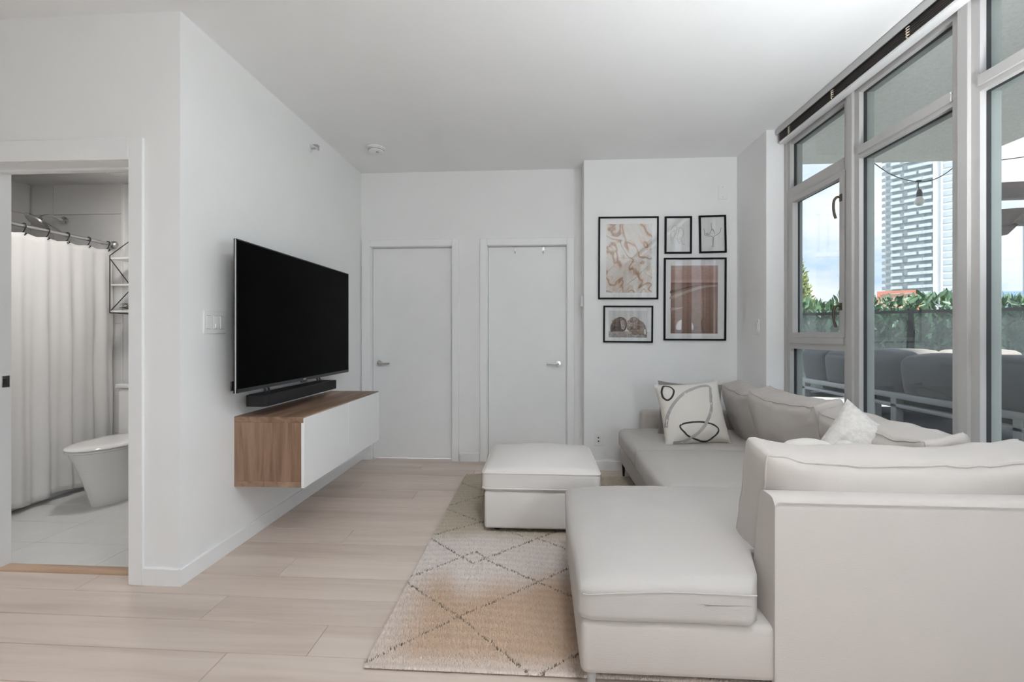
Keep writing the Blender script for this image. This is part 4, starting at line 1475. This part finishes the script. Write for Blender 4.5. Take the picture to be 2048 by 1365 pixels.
# wall shelf over the toilet
SX0, SX1, SY = -3.345, -2.93, 3.40
shf = thing('wall_shelf', 'three-tier wall shelf with black wire sides above the toilet', 'shelf', (-3.14, BYB, 1.36))
for x in (SX0, SX1):
    m = MB()
    for a, b in (((SY, 1.365), (SY, 1.812)), ((BYB - .008, 1.365), (BYB - .008, 1.975)), ((SY, 1.812), (BYB - .008, 1.975)), ((SY, 1.365), (BYB - .008, 1.365)),
                 ((SY, 1.79), (BYB - .008, 1.585)), ((BYB - .008, 1.575), (SY, 1.375))):
        m.cyl((x, a[0], a[1]), (x, b[0], b[1]), .0036, 8)
    part('wire_side', m, 'black_metal', shf)
for z in (1.372, 1.578, 1.785):
    part('shelf_board', MB().rbox(SX0 + .002, SX1 - .002, SY + .002, BYB - .002, z, z + .012, .001, 1), 'white_plastic', shf)
air = thing('air_plant', 'dark spiky plant lying on the lowest bathroom shelf', 'plant', (-3.25, 3.50, 1.384))
rp = random.Random(5)
for i in range(46):
    a = rp.uniform(0, 6.283)
    l = rp.uniform(.05, .105)
    e0 = rp.uniform(.01, .06)
    c = smooth_curve([(-3.25, 3.50, 1.388), (-3.25 + .5 * l * math.cos(a), 3.50 + .45 * l * math.sin(a), 1.392 + e0), (-3.25 + l * math.cos(a), 3.50 + .8 * l * math.sin(a), 1.392 + e0 * .8)], 4)
    part('leaf', MB().tube(c, [.0042 * (1 - q / (len(c) + .5)) for q in range(len(c))], 5), 'plant_leaf', air)

# ================================================================== outside
PZ = 0.30                       # patio level
struct('patio_floor', MB().box(1.925, 9.5, -6, 9.5, PZ - .2, PZ), 'patio_slab')
struct('soffit', MB().box(1.93, 4.12, 1.3, 4.75, 2.885, 3.35).box(1.85, 4.0, 1.3, 4.6, 3.0, 3.3), 'soffit')
struct('ground', MB().box(-300, 4500, -300, 4500, -4.2, -4.0), 'ground')
# storeys above and below our flat, so the building casts its own shade
struct('building_shell', MB().box(-12, 1.95, -12, 4.75, 3.0, 9.0).box(-12, -4.6, -12, 4.75, -.3, 3.0), 'concrete')

# ---- glass guard with dark rail, running diagonally beyond the terrace
ra, rb = Vector((3.35, 7.43, 0)), Vector((7.2, 4.60, 0))
du = (rb - ra).normalized()
dn = Vector((-du.y, du.x, 0))
gd = thing('balcony_guard', 'dark framed glass guard rail in front of the hedge', 'railing', (5.0, 6.25, PZ))
L = (rb - ra).length
post_d = [0.15, 1.83, 3.45, 4.7]


def bar(a, b, w, z0, z1):
    m = MB()
    n_ = dn * (w / 2)
    p = [a + n_, b + n_, b - n_, a - n_]
    return m.add([(q.x, q.y, z0) for q in p] + [(q.x, q.y, z1) for q in p], [(0, 3, 2, 1), (4, 5, 6, 7), (0, 1, 5, 4), (1, 2, 6, 5), (2, 3, 7, 6), (3, 0, 4, 7)])


part('top_rail', bar(ra, rb, .06, 1.475, 1.515), 'dark_bronze_metal', gd)
part('bottom_rail', bar(ra, rb, .05, PZ + .05, PZ + .09), 'dark_bronze_metal', gd)
for d_ in post_d:
    part('post', bar(ra + du * (d_ - .03), ra + du * (d_ + .03), .05, PZ, 1.48), 'dark_bronze_metal', gd)
for a, b in zip(post_d[:-1], post_d[1:]):
    part('glass_panel', bar(ra + du * (a + .04), ra + du * (b - .04), .010, PZ + .10, 1.47), 'rail_glass', gd)


# ---- laurel hedge behind the guard
def leaf_geom(l=.145, w=.024):
    """folded, slightly curved laurel leaf, root at the origin, along +z"""
    prof_ = [(0, .12), (.25, .8), (.5, 1.0), (.75, .72), (1.0, .05)]
    v, f = [], []
    for t_, ww in prof_:
        y = .10 * l * t_ * t_
        v += [(-w * ww, y - .25 * w * ww, l * t_), (0, y, l * t_), (w * ww, y - .25 * w * ww, l * t_)]
    for i in range(len(prof_) - 1):
        k = i * 3
        f += [(k, k + 1, k + 4, k + 3), (k + 1, k + 2, k + 5, k + 4)]
    return v, f


lv, lf = leaf_geom()
leaf_me = MB().add(lv, lf).mesh('leaf', 'leaf', angle=60)
hedge = thing('laurel_hedge', 'dense green laurel hedge growing behind the guard rail', 'hedge', (5.2, 6.6, 0))
rh = random.Random(11)
mid = dn * .42 if dn.y > 0 else dn * -.42
hl = L + 1.2


def top_z(s):
    return 1.66 + .10 * noise.noise(Vector((s * 1.7, 0, 3))) + .05 * noise.noise(Vector((s * 5, 0, 3)))


# inner mass of leaves and twigs, past counting
LV = np.array(lv, np.float64)
NLF = 9000
allv, allf = [], []
k0 = 0
for i in range(NLF):
    s = rh.uniform(-.8, hl)
    dpt = rh.uniform(-.30, .30)
    zt = top_z(s)
    z = PZ + (zt - PZ) * rh.random() ** .7
    p = ra + du * s + mid + dn * dpt
    e_ = Euler((rh.uniform(-.9, .9), rh.uniform(-.9, .9), rh.uniform(0, 6.283))).to_matrix()
    q = (np.array(e_) @ LV.T).T * rh.uniform(.7, 1.05) + np.array((p.x, p.y, z))
    allv.append(q - np.array((5.2, 6.6, 0)))
    allf += [tuple(a + k0 for a in f_) for f_ in lf]
    k0 += len(lv)
me = bpy.data.meshes.new('foliage')
me.from_pydata(np.concatenate(allv).tolist(), [], allf)
for p in me.polygons:
    p.use_smooth = True
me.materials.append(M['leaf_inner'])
o = bpy.data.objects.new('foliage', me)
COL.objects.link(o)
o.parent = hedge
o['kind'] = 'stuff'
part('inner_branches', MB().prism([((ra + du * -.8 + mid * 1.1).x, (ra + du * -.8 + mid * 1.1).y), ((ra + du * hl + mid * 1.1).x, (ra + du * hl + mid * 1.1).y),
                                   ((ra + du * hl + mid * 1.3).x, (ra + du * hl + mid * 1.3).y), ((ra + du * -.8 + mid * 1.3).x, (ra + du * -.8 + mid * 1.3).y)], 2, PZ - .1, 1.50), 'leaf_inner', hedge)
# upright shoots whose leaves stand clear against the sky
cnt = 0
while cnt < 290:
    s = rh.uniform(.1, L + .2)
    b0 = ra + du * s + mid + dn * rh.uniform(-.22, .22)
    zt = top_z(s) + rh.uniform(-.12, .10) + (.10 if rh.random() < .15 else 0)
    nl = rh.randint(5, 8)
    for q in range(nl):
        if cnt >= 290:
            break
        a = q * 2.4 + rh.random()
        up_ = .25 + .75 * (1 - q / nl) + rh.uniform(-.1, .1)
        inst('leaf', leaf_me, hedge, (b0.x, b0.y, zt - .10 + .022 * (nl - q) - .05), (up_ * .8 if q else .1, 0, a), (1.0, 1.0, rh.uniform(.8, 1.1)))
        cnt += 1

# ---- pale tree further off
tr = thing('tree', 'pale yellow green tree beyond the hedge at the left', 'tree', (14.2, 26.6, -4))
part('trunk', MB().tube([(14.2, 26.6, -4), (14.2, 26.6, 0), (14.25, 26.6, 4)], [.22, .16, .04], 10), 'bark', tr)
allv, allf, k0 = [], [], 0
rt = random.Random(4)
for i in range(2600):
    h_ = rt.random()
    z = -1 + 6.4 * h_
    rr = 1.75 * (1 - h_) ** .8 * rt.random() ** .4
    a = rt.uniform(0, 6.283)
    e_ = np.array(Euler((rt.uniform(-1, 1), rt.uniform(-1, 1), rt.uniform(0, 6.28))).to_matrix())
    q = (e_ @ LV.T).T * 2.2 + np.array((rr * math.cos(a), rr * math.sin(a), z + 4))
    allv.append(q)
    allf += [tuple(b_ + k0 for b_ in f_) for f_ in lf]
    k0 += len(lv)
me = bpy.data.meshes.new('crown')
me.from_pydata(np.concatenate(allv).tolist(), [], allf)
me.materials.append(M['tree_leaf'])
o = bpy.data.objects.new('crown', me)
COL.objects.link(o)
o.parent = tr
o['kind'] = 'stuff'


# ---- terrace furniture
def soft_box(name, parent, x0, x1, y0, y1, z0, z1, mat_, seed, r=.05, bul=(.02, .02, .02), tilt=0.0, axis='Y', n=12):
    c = Vector(((x0 + x1) / 2, (y0 + y1) / 2, (z0 + z1) / 2))
    f = deformer(((x1 - x0) / 2, (y1 - y0) / 2, (z1 - z0) / 2), r, bul, .010, 4.0, seed)
    T = Matrix.Translation(c) @ Matrix.Rotation(tilt, 4, axis)
    return part(name, cushion_mb(f, n, T), mat_, parent, angle=80)


org_ = part('patio_dark_sheet', MB().rbox(2.05, 6.0, 0.9, 5.95, PZ, PZ + .012, .004, 1), 'patio_dark_sheet', None, loc=(3.9, 3.9, PZ))  # added dark sheet, keeps the sunlit patio dark below the sofas
tag(org_, 'added dark sheet over the sunlit patio under the terrace sofas', 'rug')


gs = thing('outdoor_sofa', 'dark grey outdoor sofa on the terrace seen from behind', 'outdoor sofa', (3.2, 3.6, PZ))
gx = 2.80
part('frame', MB().rbox(gx, gx + .06, 1.9, 5.2, .690, .735, .006, 2).rbox(gx, gx + .06, 1.9, 5.2, .620, .650, .006, 2)
     .rbox(gx + .72, gx + .78, 1.9, 5.2, .53, .58, .006, 2).rbox(gx, gx + .78, 1.9, 1.96, .53, .58, .006, 2).rbox(gx, gx + .78, 5.14, 5.2, .53, .58, .006, 2), 'alu_white', gs)
for y in (1.95, 2.9, 3.86, 5.12):
    part('leg', MB().rbox(gx, gx + .06, y - .03, y + .03, PZ + .012, .70, .004, 1), 'alu_white', gs)
    part('leg', MB().rbox(gx + .72, gx + .78, y - .03, y + .03, PZ + .012, .55, .004, 1), 'alu_white', gs)
for k, (a, b) in enumerate(((1.95, 2.66), (2.64, 3.27), (3.26, 3.83), (3.80, 4.42), (4.42, 4.80), (4.77, 5.19))):
    soft_box('back_cushion', gs, gx + .02, gx + .22, a, b, .715, 1.035 + .02 * (k % 2), 'outdoor_grey', 60 + k, .06, (.03, .0, .02), R(-8))
for k in range(4):
    a = 1.97 + k * .80
    soft_box('seat_cushion', gs, gx + .20, gx + .80, a, a + .79, .58, .72, 'outdoor_grey', 70 + k)
bs = thing('outdoor_sofa', 'pale beige cushioned outdoor sofa across the terrace facing the window', 'outdoor sofa', (4.3, 5.4, PZ))
part('frame', MB().rbox(3.62, 5.25, 4.95, 5.0, .50, .56, .006, 2).rbox(3.62, 5.25, 5.55, 5.60, .50, .80, .006, 2).rbox(3.62, 3.68, 4.95, 5.6, .50, .56, .006, 2).rbox(5.19, 5.25, 4.95, 5.6, .50, .56, .006, 2), 'alu_white', bs)
for x in (3.65, 5.22):
    for y in (4.98, 5.57):
        part('leg', MB().rbox(x - .03, x + .03, y - .03, y + .03, PZ + .012, .52, .004, 1), 'alu_white', bs)
for k, (a, b) in enumerate(((3.64, 4.42), (4.43, 5.24))):
    soft_box('seat_cushion', bs, a, b, 4.95, 5.5, .56, .70, 'outdoor_beige', 80 + k)
    soft_box('back_cushion', bs, a, b, 5.32, 5.52, .69, 1.015, 'outdoor_beige', 85 + k, .06, (0, .03, .03), R(-8), 'X')

# ---- string light looped under the soffit edge
sl_ = thing('string_light', 'black string light wire sagging from the soffit with one hanging bulb', 'string light', (3.68, 4.74, 2.88))
part('wire', MB().tube(smooth_curve([(3.25, 4.74, 2.885), (3.40, 4.74, 2.775), (3.55, 4.74, 2.71), (3.68, 4.74, 2.69), (3.80, 4.74, 2.70), (3.93, 4.74, 2.765), (4.07, 4.74, 2.885)], 8), .0045, 6)
     .tube(smooth_curve([(4.07, 4.74, 2.885), (4.4, 4.75, 2.88), (5.2, 4.78, 3.02), (6.4, 4.85, 3.4)], 8), .0045, 6), 'black_plastic', sl_)
part('drop_wire', MB().tube(smooth_curve([(3.675, 4.74, 2.69), (3.672, 4.74, 2.65), (3.68, 4.74, 2.61)], 5), .0045, 6).rbox(3.655, 3.70, 4.73, 4.75, 2.682, 2.702, .003, 1), 'black_plastic', sl_)
part('socket', MB().lathe([(.010, 2.612), (.016, 2.605), (.024, 2.575), (.024, 2.545), (.018, 2.542)], (3.683, 4.74, 0), 20), 'black_plastic', sl_)
part('bulb', MB().lathe([(.016, 2.545), (.026, 2.53), (.038, 2.50), (.036, 2.475), (.018, 2.455), (.001, 2.452)], (3.683, 4.74, 0), 24), 'bulb', sl_)

# ---- timber pergola at the right
pg_ = thing('pergola', 'dark brown timber pergola end with angled brackets on the terrace', 'pergola', (7.2, 6.4, PZ))
part('beam', MB().prism([(5.62, 3.15), (9.0, 3.25), (9.0, 3.02), (5.62, 2.945)], 1, 6.33, 6.45), 'brown_beam', pg_)
part('beam', MB().prism([(5.75, 2.80), (6.12, 2.82), (8.6, 2.86), (8.6, 2.64), (6.16, 2.61), (5.75, 2.60)], 1, 6.30, 6.42), 'brown_beam', pg_)
part('bracket', MB().prism([(6.02, 2.62), (6.36, 2.98), (6.55, 2.98), (6.24, 2.60)], 1, 6.27, 6.33), 'brown_beam', pg_)
part('bracket', MB().prism([(5.80, 2.61), (6.12, 2.62), (5.98, 2.48), (5.85, 2.47)], 1, 6.31, 6.41), 'brown_beam', pg_)
for x in (7.2, 8.8):
    part('post', MB().rbox(x - .08, x + .08, 6.31, 6.47, PZ, 3.2, .006, 1), 'brown_beam', pg_)

# ---- far tower: slabs, staggered balconies, glazing
TWX, TWY = 156.8, 225.1
ta = math.atan2(-.741, .672)
tw = thing('residential_tower', 'tall white residential tower with staggered balconies', 'building', (TWX, TWY, -4), rot=(0, 0, ta))
TWW, TWD, FH, NF = 26.2, 24.0, 2.95, 34
Z0T = 14.0                       # first floor seen above the hedge
part('wall', MB().box(2.2, 19.2, 1.2, TWD, 0, Z0T + NF * FH + 8).box(19.2, 20.0, -1.4, 3, 0, Z0T + NF * FH + 6).box(21.5, TWW, .2, TWD, 0, Z0T + NF * FH + 3)
     .box(20.0, 21.5, 1.6, TWD, 0, Z0T + NF * FH + 6), 'tower_white', tw)
slab_me = MB().box(4.8, 19.4, -.6, 1.3, 0, .30).mesh('floor_slab', 'tower_slab')
fin_me = MB().prism([(1.0, 1.2), (2.3, -.2), (2.3, 1.3)], 2, 0, 1.5).mesh('side_balcony', 'tower_slab')
win_me = MB().box(4.9, 19.1, 1.05, 1.22, .35, 2.75).mesh('window_band', 'tower_glass')
winl_me = MB().box(2.6, 4.4, 1.08, 1.22, .55, 2.3).mesh('window', 'tower_glass')
winr_me = MB().box(22.3, 25.6, .06, .22, .5, 2.5).mesh('window', 'tower_glass')
bal = {w_: MB().box(0, w_, -1.9, -1.75, .1, 1.25).box(0, .12, -1.9, .5, .1, 1.25).box(w_ - .12, w_, -1.9, .5, .1, 1.25).box(0, w_, -1.9, .6, -.06, .14).mesh('balcony', 'tower_rail') for w_ in (4.2, 5.0, 3.4)}
mul_me = MB().box(-.12, .12, .85, 1.1, .3, 2.95).mesh('wall_pier', 'tower_white')
rb_ = random.Random(9)
for k in range(NF):
    z = Z0T + k * FH
    inst('floor_slab', slab_me, tw, (0, 0, z))
    inst('window_band', win_me, tw, (0, 0, z))
    inst('side_balcony', fin_me, tw, (0, 0, z))
    inst('window', winl_me, tw, (0, 0, z))
    inst('window', winr_me, tw, (0, 0, z))
    lay = ((4.8, 3.4), (9.6, 4.2), (14.6, 4.2)) if k % 2 else ((4.8, 4.2), (10.8, 5.0), (15.8, 3.4))
    for x_, w_ in lay:
        inst('balcony', bal[w_], tw, (x_, 0, z))
    for x_ in ((8.6, 13.9) if k % 2 else (9.6, 15.3)):
        inst('wall_pier', mul_me, tw, (x_, 0, z), (0, 0, 0), (5.0, 1, 1))


def block_building(name, label, px, py, w, d, h, mat_, nf, rot=-.8):
    t_ = thing(name, label, 'building', (px, py, -4), rot=(0, 0, rot))
    part('wall', MB().box(0, w, 0, d, 0, h), mat_, t_)
    wm = MB().box(.6, w - .6, -.12, .05, .6, 2.2).mesh('window_band', 'tower_glass')
    for q in range(nf):
        inst('window_band', wm, t_, (0, 0, 4 + q * 3.0))
    return t_


block_building('distant_tower', 'slim grey-blue tower beside the white residential tower', 143.0, 169.5, 6.5, 10, 38, 'tower_grey', 11)
block_building('distant_tower', 'grey-blue tower at the far right behind the pergola', 206.0, 211.0, 14, 14, 54, 'tower_grey', 16)

ob = thing('orange_sign_building', 'peach building front with an orange frame below the tower', 'building', (65.6, 94.4, -4), rot=(0, 0, -.60))
part('wall', MB().box(0, 5.9, 0, 6, 0, 13.0), 'peach_paint', ob)
part('orange_frame', MB().box(-.1, .45, -.3, .05, 0, 13.6).box(5.5, 6.0, -.3, .05, 0, 13.6).box(.45, 5.5, -.3, .05, 13.1, 13.6), 'orange_paint', ob)
part('yellow_panel', MB().box(6.0, 7.2, .3, 5, 0, 12.2), 'yellow_paint', ob)

# ---- distant hills
vs_, fs_ = [], []
NM = 60
for i in range(NM + 1):
    a = R(-12 + 100 * i / NM)
    h_ = 190 + 95 * noise.noise(Vector((i * .13, 2, 0))) + 40 * noise.noise(Vector((i * .5, 7, 0)))
    for rr, hh in ((3300, -10), (3600, h_), (4100, -10)):
        vs_.append((rr * math.sin(a), rr * math.cos(a), hh))
for i in range(NM):
    for q in range(2):
        k = i * 3 + q
        fs_.append((k, k + 1, k + 4, k + 3))
mo = part('mountain_ridge', MB().add(vs_, fs_), 'mountain', None, angle=80)
mo['kind'] = 'structure'
